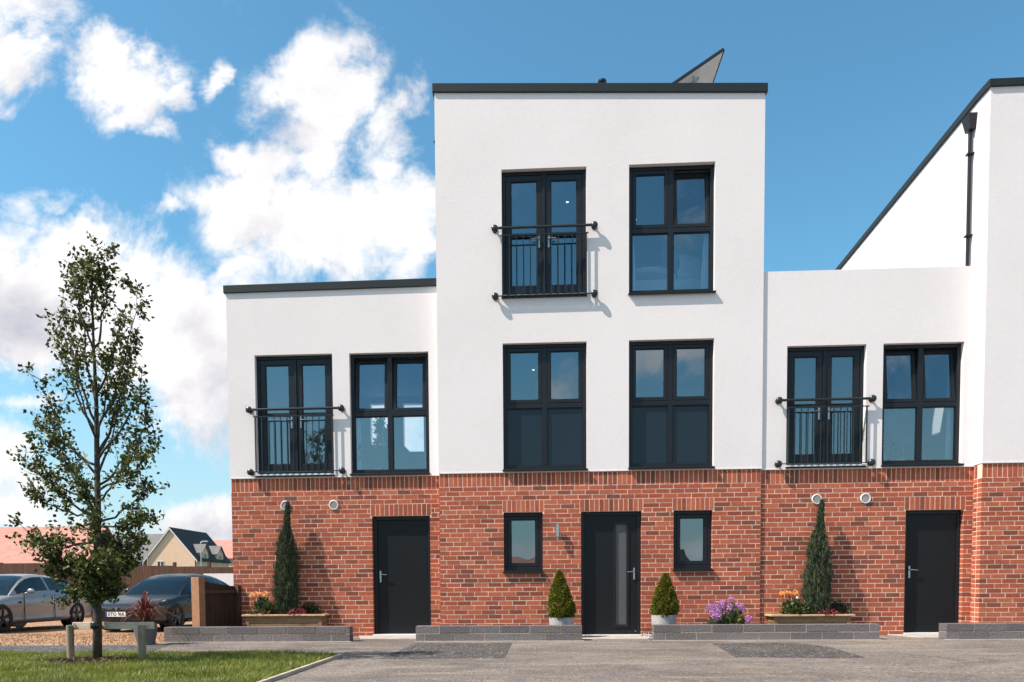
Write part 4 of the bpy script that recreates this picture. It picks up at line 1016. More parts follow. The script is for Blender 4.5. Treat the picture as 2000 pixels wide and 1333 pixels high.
# hydrangea behind the long wall
p = at(1423, 1215, -.42); hx = p.x
t = bush('hydrangea', hx, -.45, .0, .50, .30, 420, 'bush', 'hydrangea with lilac flower heads behind the longest low wall', 'flowers', None, (.06, .11), (.045, .07))
for (fx, fy, r, dy) in ((1387, 1188, .065, 0), (1404, 1184, .085, .02), (1397, 1198, .085, -.1), (1424, 1190, .085, -.05), (1444, 1187, .075, 0), (1428, 1172, .045, .08), (1462, 1210, .06, -.12), (1411, 1180, .06, .1), (1450, 1192, .05, .06), (1400, 1204, .07, -.14)):
    c = at(fx, fy, -.45+dy); n = 260 if r > .05 else 110
    dd = unit(rng.normal(size=(n, 3))*np.array([1, 1, .85])+np.array([0, 0, .15])); P = np.array([c.x-hx, dy, c.z])+dd*r*rng.uniform(.85, 1.05, (n, 1))
    np_obj('flower_head', leaves(P-dd*.004, unit(np.cross(dd, rng.normal(size=(n, 3))))+dd*.35, rng.uniform(.016, .026, n), rng.uniform(.016, .024, n)), 4, M['pink'], t)
# pale pebbles spilling beside the right pot
n = 60; q = MB()
for i in range(n):
    p = gp(random.gauss(1266, 5), random.uniform(1240, 1250)); q.ball((p.x, p.y, random.uniform(.005, .05)), random.uniform(.012, .024), 1, random.uniform(.6, 1), random.uniform(.5, .9), 7, 5)
tag(q.build('pebbles', M['pebble'], None, smooth=True), kind='stuff')
# bronze flax in a round pot
fp = at(285, 1252, -1.45); fx_ = fp.x; fyy = -1.45
zp = at(285, 1217, fyy).z
pot('plant_pot', fx_, fyy, .162, zp, 'pot', 'dark grey rounded pot holding the red spiky plant', None, .74)
t = thing('flax_plant', (fx_, fyy, zp-.06), 'spiky plant with long bronze red leaves in the dark grey pot', 'plant')
V = []; n = 150
for i in range(n):
    a = rng.uniform(0, 2*PI); out = rng.uniform(.12, .47)*(1 if i > 12 else .2); ht = rng.uniform(.22, .46) if i > 12 else rng.uniform(.42, .56); dr = rng.uniform(.02, .30) if out > .2 else 0
    w = rng.uniform(.008, .016); u = Vector((math.cos(a), math.sin(a), 0)); s = Vector((-math.sin(a), math.cos(a), 0)); prev = None
    for k in range(7):
        q_ = k/6; c = u*(out*q_**1.25)+Vector((0, 0, ht*math.sin(min(q_*1.25, 1)*PI/2)-dr*q_**3)); ww = w*(1-q_**2.2)+.0008
        cur = (c-s*ww, c+s*ww)
        if prev: V += [prev[0], prev[1], cur[1], cur[0]]
        prev = cur
me = bpy.data.meshes.new('leaves'); me.from_pydata([tuple(v) for v in V], [], [(4*i, 4*i+1, 4*i+2, 4*i+3) for i in range(len(V)//4)])
bm = bmesh.new(); bm.from_mesh(me); bmesh.ops.remove_doubles(bm, verts=bm.verts, dist=1e-5); bm.to_mesh(me); bm.free(); me.materials.append(M['flax'])
o = bpy.data.objects.new('leaves', me); COL.objects.link(o); o.parent = t

# ------------------------------------------------------------------ street tree with its stake
tree = thing('street_tree', (TREE.x, TREE.y, .02), 'young upright tree with dark leaves tied to a low wooden stake frame', 'tree')
def tl(px, py, dy=0.0): p = at(px, py, TREE.y+dy); return Vector((p.x-TREE.x, dy, p.z-.02))
q = MB(); trunk = [(190, 1300), (190.5, 1215), (189, 1150), (190, 1080), (191, 1000), (190, 930), (189, 860), (188, 780), (184, 700), (181, 630), (180, 560), (184, 495)]
rad = [.050, .045, .043, .038, .034, .030, .026, .021, .016, .012, .008, .003]
tp = [tl(*p) for p in trunk]; q.tube(tp, rad, 10)
BR = [((190, 1175), (175, 1150), -.35), ((190, 1120), (90, 1090), -.2), ((190, 1100), (290, 1050), .1), ((190, 960), (85, 840), .1), ((190, 890), (255, 700), .25), ((190, 1090), (95, 1125), -.25), ((189, 1150), (115, 1165), .2), ((190, 1110), (265, 1100), .2), ((190, 1140), (235, 1120), -.3), ((190, 1060), (30, 1045), .15), ((191, 1060), (55, 1075), -.45), ((191, 1050), (255, 1075), .45), ((191, 1020), (318, 940), .2), ((191, 1030), (300, 1010), -.3),
      ((191, 1010), (35, 960), -.2), ((191, 1020), (50, 890), .1), ((191, 980), (32, 888), .35), ((190, 960), (318, 862), -.2), ((190, 950), (300, 812), .15), ((190, 930), (62, 735), -.15), ((190, 910), (75, 800), .4), ((190, 900), (285, 735), -.35), ((190, 890), (272, 650), .1), ((190, 930), (245, 740), .45),
      ((189, 850), (105, 640), .1), ((189, 830), (118, 600), -.15), ((189, 860), (130, 680), -.4), ((189, 840), (280, 570), .05), ((188, 790), (150, 560), .25), ((188, 770), (240, 620), -.25), ((184, 690), (138, 520), 0), ((184, 680), (215, 525), .1), ((183, 640), (165, 520), -.15), ((181, 600), (198, 490), .05), ((190, 1000), (110, 860), .5), ((190, 980), (260, 880), -.5), ((190, 1010), (150, 930), -.55), ((190, 870), (215, 690), -.2), ((190, 1050), (180, 1010), -.6), ((190, 1070), (205, 1040), .6), ((190, 1110), (150, 1100), -.5), ((190, 1120), (215, 1090), -.5), ((190, 1150), (165, 1130), -.25), ((190, 1160), (225, 1155), -.15)]
pts = []; wts = []
for (s, e, dy) in BR:
    e = (190+(e[0]-190)*(.80 if s[1] > 1000 else .87), e[1]+10)
    s_, e_ = tl(*s), tl(*e, dy); Lb = (e_-s_).length
    c1 = s_+(e_-s_)*.33+Vector(((e_.x-s_.x)*.22, dy*.2, -.03*Lb)); c2 = s_+(e_-s_)*.7+Vector(((e_.x-s_.x)*.12, dy*.1, -.02*Lb))
    path = [s_, c1, c2, e_]; path = [Vector(a) for a in path]
    def bz(t): return path[0]*(1-t)**3+path[1]*3*t*(1-t)**2+path[2]*3*t*t*(1-t)+path[3]*t**3
    cp = [bz(i/9)+Vector(rng.normal(size=3)*.012) for i in range(10)]; cp[0] = s_
    q.tube(cp, list(np.interp(np.linspace(0, 1, 10), [0, 1], [.011+.004*Lb, .002])), 6)
    for i in range(3, 10):
        pts.append(cp[i]); wts.append(.6+.7*(i/9))
        for k in range(1 if i < 5 else 2):
            tw = cp[i]+Vector((rng.normal()*.075+(e_.x-s_.x)*.04, rng.normal()*.12, abs(rng.normal())*.11+.03))
            q.tube([cp[i], (cp[i]+tw)*.5+Vector((0, 0, -.01)), tw], [.004, .003, .0015], 4); pts.append(tw); wts.append(1.05); pts.append((cp[i]+tw)*.5); wts.append(.6)
q.build('trunk', M['bark'], tree, smooth=True)
pts = np.array([tuple(p) for p in pts]); wts = np.array(wts)
low = np.interp(pts[:, 2], [.6, 1.6, 2.4, 4.1], [1.5, 1.2, 1.1, 1.15]); wts = wts*low
wts = wts*np.exp(rng.normal(size=len(pts))*.7); NL = 12000; idx = rng.choice(len(pts), NL, p=wts/wts.sum())
P = pts[idx]+rng.normal(size=(NL, 3))*np.array([.030, .040, .032])
d = rng.normal(size=(NL, 3))*.8+np.array([0, 0, -.15])
np_obj('crown', leaves(P, d, rng.uniform(.034, .072, NL), rng.uniform(.022, .046, NL)), 4, M['treeleaf'], tree)
# stake frame: two round posts and a flat rail
st = thing('tree_stake', (TREE.x, TREE.y+.05, 0), 'weathered wooden stake frame of two posts and a rail round the tree', 'tree stake')
for px, py in ((134.5, 1292), (275, 1294)):
    b = at(px, py, TREE.y-.02); tpz = at(px, 1222, TREE.y-.02).z
    q = MB(); q.tube([(b.x-TREE.x, -.03, -.2), (b.x-TREE.x+(.0), -.03, tpz)], .039, 16); q.build('post', M['stake'], st, smooth='auto')
a, b = at(123, 1224, TREE.y-.1).x-TREE.x, at(284, 1224, TREE.y-.1).x-TREE.x; z0, z1 = at(200, 1231, TREE.y-.1).z, at(200, 1217, TREE.y-.1).z
q = MB(); q.box(a, b, .016, .05, z0, z1); q.build('rail', M['stakerail'], st, bevel=.004)
q = MB(); zt_ = tl(190, 1222).z
for k in range(1): q.lathe([(.054, -.035), (.058, -.03), (.058, .03), (.054, .035)], (.0, -.05, zt_+.02), 20)
q.build('tie_strap', M['black'], st, smooth='auto')

# ------------------------------------------------------------------ brown fence by the house corner
fxa = at(387, 1180, WF+.12).x; fxb = at(450, 1180, .08).x
fx = (fxa+fxb)/2; ztop = at(378, 1127, WF+.05).z
fn = thing('timber_fence', (fx, WF+.25, 0), 'short brown timber fence between the low wall and the house corner', 'fence', rz=-math.radians(22))
yA, yB = WF+.25, .24
q = MB(); xl = at(366, 1180, WF+.24).x-fx; xr_ = at(386, 1180, WF+.24).x-fx
q.box(xl, xr_, -.01, .115, -.1, ztop); q.build('post', M['post'], fn, bevel=.004)
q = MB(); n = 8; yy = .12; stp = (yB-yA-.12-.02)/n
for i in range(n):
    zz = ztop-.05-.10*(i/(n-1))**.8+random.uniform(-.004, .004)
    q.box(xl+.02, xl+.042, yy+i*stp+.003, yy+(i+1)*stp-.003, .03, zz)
q.build('panel', M['fenceshade'], fn)
q = MB()
for zz in (.16, ztop-.26): q.box(xl+.0425, xl+.08, .118, yB-yA-.03, zz, zz+.05)
q.build('cross_rail', M['fence'], fn)
q = MB(); q.box(xl+.02, xl+.115, yB-yA-.105, yB-yA-.02, -.1, ztop-.13); q.build('end_post', M['fence'], fn)

# ------------------------------------------------------------------ cars (front towards -y)
def apply_mods(o):
    dg = bpy.context.evaluated_depsgraph_get(); me = bpy.data.meshes.new_from_object(o.evaluated_get(dg)); o.modifiers.clear(); o.data = me
def car(name, loc, label, mat, plate=None, rz=0):
    t = thing(name, loc, label, 'car', 'cars parked on the gravel drive', rz)
    # body: loft of half rings, mirrored.  station: y, half width, floor z, shoulder z, bonnet/deck z
    ST = [(0.0, .50, .40, .56, .585), (.05, .70, .30, .60, .64), (.20, .84, .22, .67, .70), (.55, .93, .19, .75, .775), (.95, .965, .19, .815, .84), (1.35, .975, .19, .875, .905), (1.75, .975, .19, .90, .93), (2.4, .975, .19, .915, .94),
          (3.1, .975, .19, .93, .95), (3.7, .98, .19, .955, .96), (4.15, .965, .20, .965, .985), (4.55, .92, .24, .955, .99), (4.85, .84, .34, .91, .95), (4.96, .70, .42, .84, .86)]
    ty = np.linspace(0, 1, 56); sy = np.array([s[0] for s in ST]); D = np.array(ST); yy = 4.96*(.5-.5*np.cos(ty*PI))*.35+4.96*ty*.65
    q = MB(); rings = []
    for y in yy:
        w, zf, zs_, zt = [np.interp(y, sy, D[:, i]) for i in range(1, 5)]
        h = zs_-zf
        half = [(0, zf), (w*.80, zf), (w*.955, zf+.05), (w*.985, zf+.16*h), (w*.965, zf+.28*h), (w*.985, zf+.5*h), (w, zf+.68*h), (w*.985, zf+.84*h), (w*.955, zf+.93*h), (w*.90, zs_), (w*.72, zs_+(zt-zs_)*.5), (w*.40, zt-.005), (0, zt)]
        full = half+[(-x, z) for x, z in half[-2:0:-1]]
        rings.append([q.b.verts.new((x, y, z)) for x, z in full])
    n = len(rings[0])
    for a, b in zip(rings, rings[1:]):
        for k in range(n): q.b.faces.new((a[k], a[(k+1) % n], b[(k+1) % n], b[k]))
    q.b.faces.new(rings[0][::-1]); q.b.faces.new(rings[-1])
    body = q.build('body', mat, t, smooth=True)
    cm = MB()
    for wy in (.95, 3.91):
        for s in (-1, 1): cm.lathe([(.385, -.3), (.385, .3)], (s*1.0, wy, .345), 32, 'x')
    cut_ = cm.build('cutter', None); bo = body.modifiers.new('arch', 'BOOLEAN'); bo.object = cut_; bo.operation = 'DIFFERENCE'; bo.solver = 'EXACT'
    bpy.context.view_layer.update(); apply_mods(body); bpy.data.objects.remove(cut_)
    body.data.polygons.foreach_set('use_smooth', [True]*len(body.data.polygons)); body.data.set_sharp_from_angle(angle=math.radians(35))
    # dark liners fill the arches
    q = MB()
    for wy in (.95, 3.91):
        for s in (-1, 1): q.lathe([(.384, 0), (.384, -.02)], (s*.705, wy, .345), 32, 'x')
    q.build('arch_liner', M['black'], t)
    # cabin: grid of rings; glass and painted panels split by where they lie
    cy = np.array([1.42, 1.65, 1.95, 2.25, 2.55, 2.9, 3.3, 3.7, 4.1, 4.4, 4.62]); cz = np.array([.90, 1.08, 1.265, 1.385, 1.435, 1.445, 1.42, 1.35, 1.23, 1.11, .99])
    ys_ = np.linspace(1.42, 4.62, 41); rg = []
    for y in ys_:
        z = np.interp(y, cy, cz); zb = np.interp(y, sy, D[:, 4])-.035; wb = np.interp(y, [1.42, 1.9, 3.6, 4.3, 4.62], [.80, .86, .86, .80, .70]); f = max((z-zb), .02)
        wt = np.interp(f, [0, .5], [wb*.98, .60]); wt = min(wt, np.interp(y, [1.42, 2.2, 3.3, 4.62], [.78, .62, .60, .62]))
        half = [(wb, zb)]+[(wb+(wt-wb)*k**1.15, zb+f*.93*k) for k in (.2, .4, .6, .8, .92)]+[(wt-.045, z-.022), (wt*.75, z-.006), (wt*.45, z+.006), (0, z+.012)]
        rg.append(half+[(-x, zz) for x, zz in half[-2::-1]])
    def part(nm, mt_, pred, sgn=0):
        q = MB()
        for i in range(len(ys_)-1):
            for k in range(len(rg[0])-1):
                kk = min(k, len(rg[0])-2-k); ym = (ys_[i]+ys_[i+1])/2
                if sgn and (k < (len(rg[0])-1)/2) != (sgn > 0): continue
                if pred(ym, kk): q.poly([(rg[i][k][0], ys_[i], rg[i][k][1]), (rg[i][k+1][0], ys_[i], rg[i][k+1][1]), (rg[i+1][k+1][0], ys_[i+1], rg[i+1][k+1][1]), (rg[i+1][k][0], ys_[i+1], rg[i+1][k][1])])
        bmesh.ops.remove_doubles(q.b, verts=q.b.verts, dist=1e-4)
        return q.build(nm, mt_, t, smooth=True)
    side = lambda y, k: k < 5 and 1.62 < y < 4.15 and not (2.86 < y < 2.96) and k > 0
    wind = lambda y, k: k >= 6 and y < 2.28
    rear = lambda y, k: k >= 6 and 3.25 < y < 4.52
    for sg in (-1, 1):
        part('side_window', M['carglass'], lambda y, k: side(y, k) and y < 2.9, sg); part('side_window', M['carglass'], lambda y, k: side(y, k) and y >= 2.9, sg)
    part('windscreen', M['carglass'], wind);  part('rear_window', M['carglass'], rear)
    part('roof', mat, lambda y, k: not (side(y, k) or wind(y, k) or rear(y, k)))
    q = MB()                                              # a bit of dark cabin behind the glass
    q.box(-.70, .70, 1.75, 4.1, .7, .93)
    for x in (-.38, .38):
        for y in (2.45, 3.35): q.box(x-.24, x+.24, y, y+.14, .9, 1.16); q.box(x-.12, x+.12, y+.02, y+.11, 1.165, 1.30)
    q.build('seats', M['black'], t, bevel=.03)
    for wy in (.95, 3.91):
        for s in (-1, 1):
            q = MB(); q.lathe([(.225, -.10), (.30, -.115), (.345, -.09), (.352, -.04), (.352, .04), (.345, .09), (.30, .112), (.225, .10)], (0, 0, 0), 36, 'x', False)
            wlr = q.build('wheel', M['tyre'], t, smooth=True); wlr.location = (s*.865, wy, .352)
            q = MB(); q.lathe([(.228, -.08), (.228, s*.085), (.215, s*.09), (.20, s*.06)], (0, 0, 0), 30, 'x', False)
            for k in range(5):
                for e in (-.12, .12):
                    a = 2*PI*k/5+e; c, s_ = math.cos(a), math.sin(a); R = Matrix(((1, 0, 0, 0), (0, c, -s_, 0), (0, s_, c, 0), (0, 0, 0, 1)))
                    q.box(s*.085-.012, s*.085+.012, -.016, .016, .03, .218, R)
            q.lathe([(.05, s*.07), (.05, s*.10), (.0, s*.105)], (0, 0, 0), 16, 'x'); q.build('rim', M['rim'], wlr)
    for s in (-1, 1):
        # slim headlamp sweeping back round the corner of the wing
        q = MB(); pth = []
        for k in range(7):
            f = k/6; y = .10+.52*f; w = np.interp(y, sy, D[:, 1]); zs_ = np.interp(y, sy, D[:, 3]); pth.append(Vector((s*(w*.955-.02-.16*(1-f)), y-.015*(1-f), zs_-.085+.045*f)))
        q.tube(pth, [.025, .045, .055, .055, .048, .035, .012], 10); q.build('headlight', M['lens'], t, smooth=True)
        q = MB(); q.tube([p+Vector((s*.012, -.02, .052)) for p in pth], .008, 6); q.build('running_light', M['chrome'], t)
        q = MB(); q.ball((s*.995, 1.93, 1.0), .085, 1.15, .62, .78); q.tube([(s*.84, 1.88, .93), (s*.95, 1.92, .975)], .02, 8); q.build('mirror', mat, t, smooth=True)
        for y in (2.72, 3.62): q = MB(); q.box(s*.976-.012, s*.976+.012, y, y+.16, .765, .79); q.build('door_handle', M['chrome'], t, bevel=.005)
        q = MB()
        for y0 in (1.70, 2.90, 3.80):
            q.box(s*.972-.008, s*.972+.009, y0, y0+.008, .30, .90)
        q.build('door_gap', M['black'], t)
        q = MB(); q.box(s*.955-.02, s*.955+.022, 1.40, 3.45, .235, .26); q.build('sill_strip', M['black'], t)
        q = MB(); q.prism([(0, 0), (.12, .03), (.16, -.03)], -.005, .005); o = q.build('side_badge', M['black'], t); o.rotation_euler = (0, 0, PI/2); o.location = (s*.982, 1.45, .73)
        q = MB(); q.box(s*.66-.14, s*.66+.14, 4.90, 4.935, .80, .88); q.build('tail_light', M['red'], t)
    q = MB(); pts_ = [(-.56, .545), (-.40, .60), (0, .615), (.40, .60), (.56, .545), (.42, .505), (0, .495), (-.42, .505)]
    q.prism(pts_, -.03, .3); q.build('nose_panel', M['black'], t, bevel=.01)
    q = MB(); q.prism([(-.62, .30), (.62, .30), (.54, .37), (-.54, .37)], .02, .4); q.build('lower_grille', M['black'], t)
    # emblem: a tapering stem under a curved bar
    q = MB(); q.prism([(-.012, .59), (.012, .59), (.004, .525), (-.004, .525)], -.042, -.031); q.prism([(-.045, .592), (-.028, .604), (.028, .604), (.045, .592), (.040, .588), (.02, .594), (-.02, .594), (-.040, .588)], -.042, -.031)
    q.build('emblem', M['chrome'], t)
    for s in (-1, 1): q = MB(); q.box(min(s*.10, s*.28), max(s*.10, s*.28), -.036, -.030, .575, .582); q.build('nose_trim', M['chrome'], t)
    if plate:
        q = MB(); q.box(-.26, .26, -.075, -.06, .395, .506); q.box(-.2, .2, -.06, .06, .41, .49); pl = q.build('number_plate', M['plate'], t)
        q = MB(); q.box(-.259, -.212, -.0765, -.0752, .397, .504); q.build('plate_band', M['plateblue'], pl)
        cu = bpy.data.curves.new('plate_text', 'FONT'); cu.body = plate; cu.size = .112; cu.align_x = 'CENTER'; cu.align_y = 'CENTER'; cu.extrude = .0008; cu.offset = .0022; cu.space_character = 1.05
        to = bpy.data.objects.new('tmp', cu); COL.objects.link(to); bpy.context.view_layer.update()
        me = bpy.data.meshes.new_from_object(to.evaluated_get(bpy.context.evaluated_depsgraph_get())); bpy.data.objects.remove(to); me.materials.clear(); me.materials.append(M['ink'])
        o = bpy.data.objects.new('plate_lettering', me); COL.objects.link(o); o.parent = pl; o.location = (.02, -.0768, .450); o.rotation_euler = (PI/2, 0, 0); o.scale = (.98, 1, 1)
    return t
# dark car: number plate centred on the sight line (229,1194), 17.7 m away
p = at(229, 1194, 5.2); car('parked_car', (p.x, 5.2, drive_z(5.6)), 'dark charcoal hatchback with a white number plate, behind the short brown fence', M['charcoal'], 'ETO 9IA', -math.radians(5))
p = at(8, 1200, 5.2); car('parked_car', (p.x-.98, 4.25, drive_z(5.0)), 'silver hatchback parked to the left behind the street tree', M['silver'])

# ------------------------------------------------------------------ beyond the drive
YF = 14.8
fl, fr_ = at(-60, 1099, YF), at(475, 1108.5, YF)
bf = thing('garden_fence', (fl.x, YF, -.26), 'long dark brown board fence behind the parked cars', 'fence')
L = fr_.x-fl.x; nb = 8; bay = L/nb
for k in range(nb):
    q = MB(); m_ = 13; w = bay/m_
    for i in range(m_): 
        zt = (fl.z+(fr_.z-fl.z)*(k+.5)/nb)+.26+random.uniform(-.004, .004)
        q.box(k*bay+i*w+.003, k*bay+(i+1)*w-.003, random.uniform(0, .004), .022+.0, .05, zt)
    q.build('panel', M['fence'], bf)
    q = MB(); q.box(k*bay-.05, k*bay+.05, .03, .13, -.3, fl.z+.2); q.build('post', M['fence'], bf)
p0, p1 = at(397, 1120, 12.6), at(470, 1121, 12.6)
q = MB(); q.box(p0.x, p0.x+6, 12.6, 12.8, -.4, (p0.z+p1.z)/2); tag(q.build('white_wall', M['white_render2']), 'white rendered garden wall between the dark car and the brick corner', 'wall')

def bg_house(name, label, x0, x1, y0, y1, eave, ridge, axis, wall, roof, base=-.6, wins=(), dorm=(), over=.35, chimney=None):
    """gabled house; axis 'y' has its gable towards the viewer, 'x' its long side"""
    t = thing(name, ((x0+x1)/2, y0, base), label, 'house', 'houses beyond the garden fence' if y0 > 0 else 'houses across the road')
    cx = (x0+x1)/2; w = (x1-x0)/2; d = y1-y0; ev, rd = eave-base, ridge-base; q = MB()
    if axis == 'y': q.prism([(-w, 0), (w, 0), (w, ev), (0, rd), (-w, ev)], 0, d)
    else:
        a = [(-w, 0, 0), (-w, d, 0), (-w, d, ev), (-w, d/2, rd), (-w, 0, ev)]; b = [(w, *p[1:]) for p in a]
        va = [q.b.verts.new(p) for p in a]; vb = [q.b.verts.new(p) for p in b]; q.b.faces.new(va); q.b.faces.new(vb[::-1])
        for i in range(5): q.b.faces.new((va[i], vb[i], vb[(i+1) % 5], va[(i+1) % 5]))
    q.build('wall', wall, t)
    th = .16; hw = w if axis == 'y' else d/2; sl_ = (rd-ev)/hw
    q = MB()
    for s in (-1, 1):
        e = hw+over; ze = ev-over*sl_
        if axis == 'y':
            pr = [(0, rd+.02), (s*e, ze+.02), (s*e, ze+.02+th), (0, rd+.02+th)]; q.prism(pr, -over*.6, d+over*.6)
        else:
            a = [(-w-over*.6, d/2, rd+.02), (-w-over*.6, d/2+s*e, ze+.02), (-w-over*.6, d/2+s*e, ze+.02+th), (-w-over*.6, d/2, rd+.02+th)]; b = [(w+over*.6, *p[1:]) for p in a]
            va = [q.b.verts.new(p) for p in a]; vb = [q.b.verts.new(p) for p in b]; q.b.faces.new(va); q.b.faces.new(vb[::-1])
            for i in range(4): q.b.faces.new((va[i], vb[i], vb[(i+1) % 4], va[(i+1) % 4]))
    rf = q.build('roof', roof, t)
    if axis == 'y':
        q = MB()
        for s in (-1, 1):
            e = hw+over; ze = ev-over*sl_; q.prism([(0, rd-.14), (s*e, ze-.14), (s*e, ze+.10), (0, rd+.10)], -over*.6-.05, -over*.6-.002)
        q.build('bargeboard', M['barge'], t)
    for (wx_, wz, ww, wh) in wins:
        q = MB(); q.frame(wx_-ww/2, wx_+ww/2, wz-base, wz-base+wh, -.05, -.005, .09); q.box(wx_-.05, wx_+.05, -.045, -.006, wz-base+.09, wz-base+wh-.09); f = q.build('window', M['barge'], t)
        q = MB(); q.box(wx_-ww/2+.09, wx_+ww/2-.09, -.03, -.004, wz-base+.09, wz-base+wh-.09); q.build('pane', M['darkglass'], f)
    for s in (-1, 1):
        if axis == 'y': q = MB(); q.tube([(s*(w+.03), -.08, 0), (s*(w+.03), -.08, ev-.1)], .06, 8); q.build('downpipe', M['black'], t)
    for (yy, dw, dz, dr_) in dorm:      # wall dormers on the right-hand side, gable facing +x
        q = MB(); v = lambda x, y, z: (x, y, z)
        a = [(w+.04, yy-dw, 0), (w+.04, yy+dw, 0), (w+.04, yy+dw, dz-base), (w+.04, yy, dr_-base), (w+.04, yy-dw, dz-base)]; b = [(w-2.6, *p[1:]) for p in a]
        va = [q.b.verts.new(p) for p in a]; vb = [q.b.verts.new(p) for p in b]; q.b.faces.new(va); q.b.faces.new(vb[::-1])
        for i in range(5): q.b.faces.new((va[i], vb[i], vb[(i+1) % 5], va[(i+1) % 5]))
        dm = q.build('dormer', wall, t)
        q = MB()
        for s in (-1, 1):
            e = dw+.2; zz = dz-base-.2*(dr_-dz)/dw
            a = [(w+.3, yy, dr_-base+.02), (w+.3, yy+s*e, zz+.02), (w+.3, yy+s*e, zz+.14), (w+.3, yy, dr_-base+.14)]; b = [(w-2.8, *p[1:]) for p in a]
            va = [q.b.verts.new(p) for p in a]; vb = [q.b.verts.new(p) for p in b]; q.b.faces.new(va); q.b.faces.new(vb[::-1])
            for i in range(4): q.b.faces.new((va[i], vb[i], vb[(i+1) % 4], va[(i+1) % 4]))
        q.build('dormer_roof', M['greytile'], dm)
        q = MB(); q.box(w+.045, w+.09, yy-.55, yy+.55, dz-base-1.35, dz-base-.1); q.build('window', M['barge'], t)
        q = MB(); q.box(w+.0905, w+.10, yy-.45, yy+.45, dz-base-1.25, dz-base-.2); q.build('pane', M['darkglass'], t)
    if chimney: 
        q = MB(); q.box(chimney-.35, chimney+.35, d/2-.3, d/2+.3, rd-.4, rd+.9); q.build('chimney', M['farbrick'], rf)
    return t
Yg = 92.0
ap, el, er = at(332, 1031, Yg), at(283, 1098, Yg), at(388, 1096, Yg)
rdz = ap.z-.1; hwid = (er.x-el.x)/2-.35; evz = (el.z+er.z)/2+.35*(rdz-(el.z+er.z)/2)/((er.x-el.x)/2)
bg_house('house', 'cream rendered house with white gable edges and a dark tiled roof with dormers', ap.x-hwid, ap.x+hwid, Yg, Yg+11.5, evz, rdz, 'y', M['cream'], M['darktile'],
         wins=[(at(314, 1100, Yg).x-ap.x, at(314, 1110, Yg).z, 1.05, 1.0)], dorm=[(3.0, 1.15, evz+.9, evz+2.0), (8.2, 1.15, evz+.9, evz+2.0)])
Yr = 108.0
a, b = at(262, 1046, Yr+4), at(330, 1046, Yr+4); e = at(270, 1096, Yr)
bg_house('house', 'house with a plain grey tiled roof behind the cream gable', a.x-3, b.x+2, Yr, Yr+8, e.z+.3, a.z, 'x', M['farbrick'], M['greytile'], wins=[(-1.5, e.z-1.5, 1.2, 1.2)])
Yp = 84.0
a, b = at(-90, 1034, Yp+5), at(208, 1039, Yp+5); e = at(100, 1103, Yp)
bg_house('house', 'long house with a pale red tiled roof at the left edge of the photo', a.x, b.x, Yp, Yp+10, e.z+.35, a.z, 'x', M['farbrick'], M['redtile'], wins=[(-5, .3, 1.4, 1.3), (4, .3, 1.4, 1.3)])
Yq = 118.0
ap, el, er = at(440, 1054, Yq), at(425, 1088, Yq), at(462, 1092, Yq)
bg_house('house', 'house with a small red roofed gable next to the brick corner', ap.x-4.2, ap.x+3.2, Yq, Yq+9, el.z-.2, ap.z, 'x', M['cream'], M['redtile'], wins=[(0, el.z-2, 1.2, 1.2)])
# houses across the road behind the photographer, mirrored in the panes
bg_house('house', 'red roofed brick house across the road, mirrored in the small ground floor windows', -13, 3, -138, -128, 3.6, 6.6, 'x', M['farbrick'], M['redtile'], wins=[(-4, 1, 1.6, 1.3), (3, 1, 1.6, 1.3)])
bg_house('house', 'cream house with dark roof across the road, mirrored in the right ground floor window', 11, 27, -140, -130, 3.8, 6.9, 'x', M['cream'], M['darktile'], wins=[(-4, 1, 1.6, 1.3), (3, 1, 1.6, 1.3)])

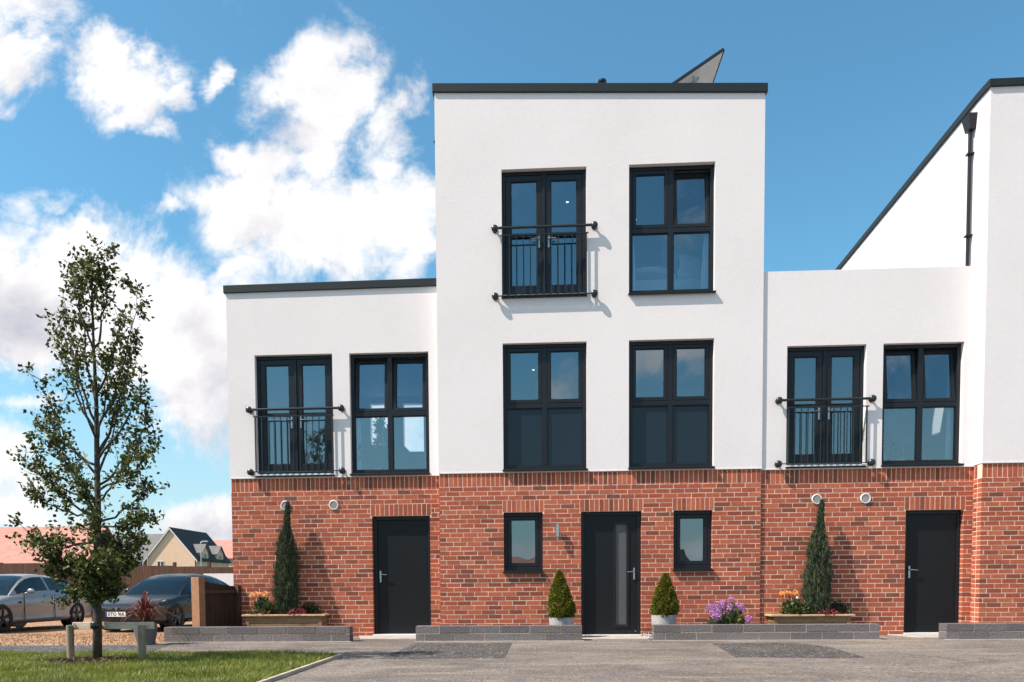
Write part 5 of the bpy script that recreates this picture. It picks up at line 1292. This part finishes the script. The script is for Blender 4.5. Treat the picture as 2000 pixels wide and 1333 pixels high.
def lamp(name, px, ytop, Y, base, arm, label, r=.055):
    p = at(px, ytop, Y); t = thing(name, (p.x, Y, base), label, 'street lamp'); h = p.z-base
    q = MB(); q.tube([(0, 0, 0), (0, 0, h*.25), (0, 0, h)], [r*1.4, r, r*.8], 10); q.build('pole', M['galv'], t, smooth='auto')
    q = MB(); q.tube([(0, 0, h), (arm*.4, 0, h+.10)], r*.7, 8); q.build('bracket', M['galv'], t)
    q = MB(); q.box(arm*.3, arm*1.5, -.14, .14, h+.06, h+.19); q.box(arm*.45, arm*1.4, -.11, .11, h+.035, h+.0595); q.build('lamp_head', M['galv'], t, bevel=.02)
lamp('street_lamp', 265, 818, 22.5, -.6, .42, 'tall grey street lamp standing behind the crown of the street tree')
lamp('street_lamp', 392, 1060, 80, -.6, .6, 'distant thin street lamp in front of the dark tiled roof', .07)
sc0, sc1 = at(264, 1058, 80), at(279, 1106, 80)
sf = thing('scaffold_tower', ((sc0.x+sc1.x)/2, 80, -.6), 'thin grey scaffold poles standing in front of the grey tiled roof', 'scaffold')
w_ = (sc1.x-sc0.x)/2; h_ = sc0.z+.6
for sx in (-1, 1):
    for yy in (0, 1.2): q = MB(); q.tube([(sx*w_, yy, 0), (sx*w_, yy, h_)], .045, 8); q.build('pole', M['galv'], sf)
for k in (.35, .62, .9):
    q = MB(); q.tube([(-w_-.1, 0, h_*k), (w_+.1, 0, h_*k)], .035, 8); q.build('ledger', M['galv'], sf)
def pine(x, y, h, w, n, label):
    t = thing('pine_tree', (x, y, -.6), label, 'tree', 'pines behind the wings')
    q = MB(); q.tube([(0, 0, 0), (.1, 0, h*.5), (0, .1, h)], [.2, .13, .03], 8)
    u = rng.uniform(.42, 1, n); a = rng.uniform(0, 2*PI, n); k = np.floor(u*13)/13+.02*rng.normal(size=n); R = w*np.interp(u, [.42, .6, .85, 1], [.5, 1, .7, .1])*np.sqrt(rng.uniform(.05, 1, n))*(.6+.5*np.sin(a*3+k*40))
    P = np.stack([R*np.cos(a), R*np.sin(a), k*h-R*.1], 1)
    np_obj('crown', leaves(P, rng.normal(size=(n, 3))+np.array([0, 0, .4]), rng.uniform(.25, .5, n), rng.uniform(.08, .16, n)), 4, M['pine'], t)
    for i in range(14):
        b = random.uniform(0, 6.28); z = h*random.uniform(.45, .92); q.tube([(0, 0, z), (math.cos(b)*w*.7, math.sin(b)*w*.7, z+.2)], [.05, .015], 5)
    q.build('trunk', M['bark'], t)
for px, py, Y, w, nm in ((742, 806, 32, 1.1, 'tall pine seen through the left wing window'), (758, 826, 30, 1.3, 'rounder pine seen through the left wing window')):
    p = at(px, py, Y); pine(p.x, Y, p.z+.6, w, 1500, nm)
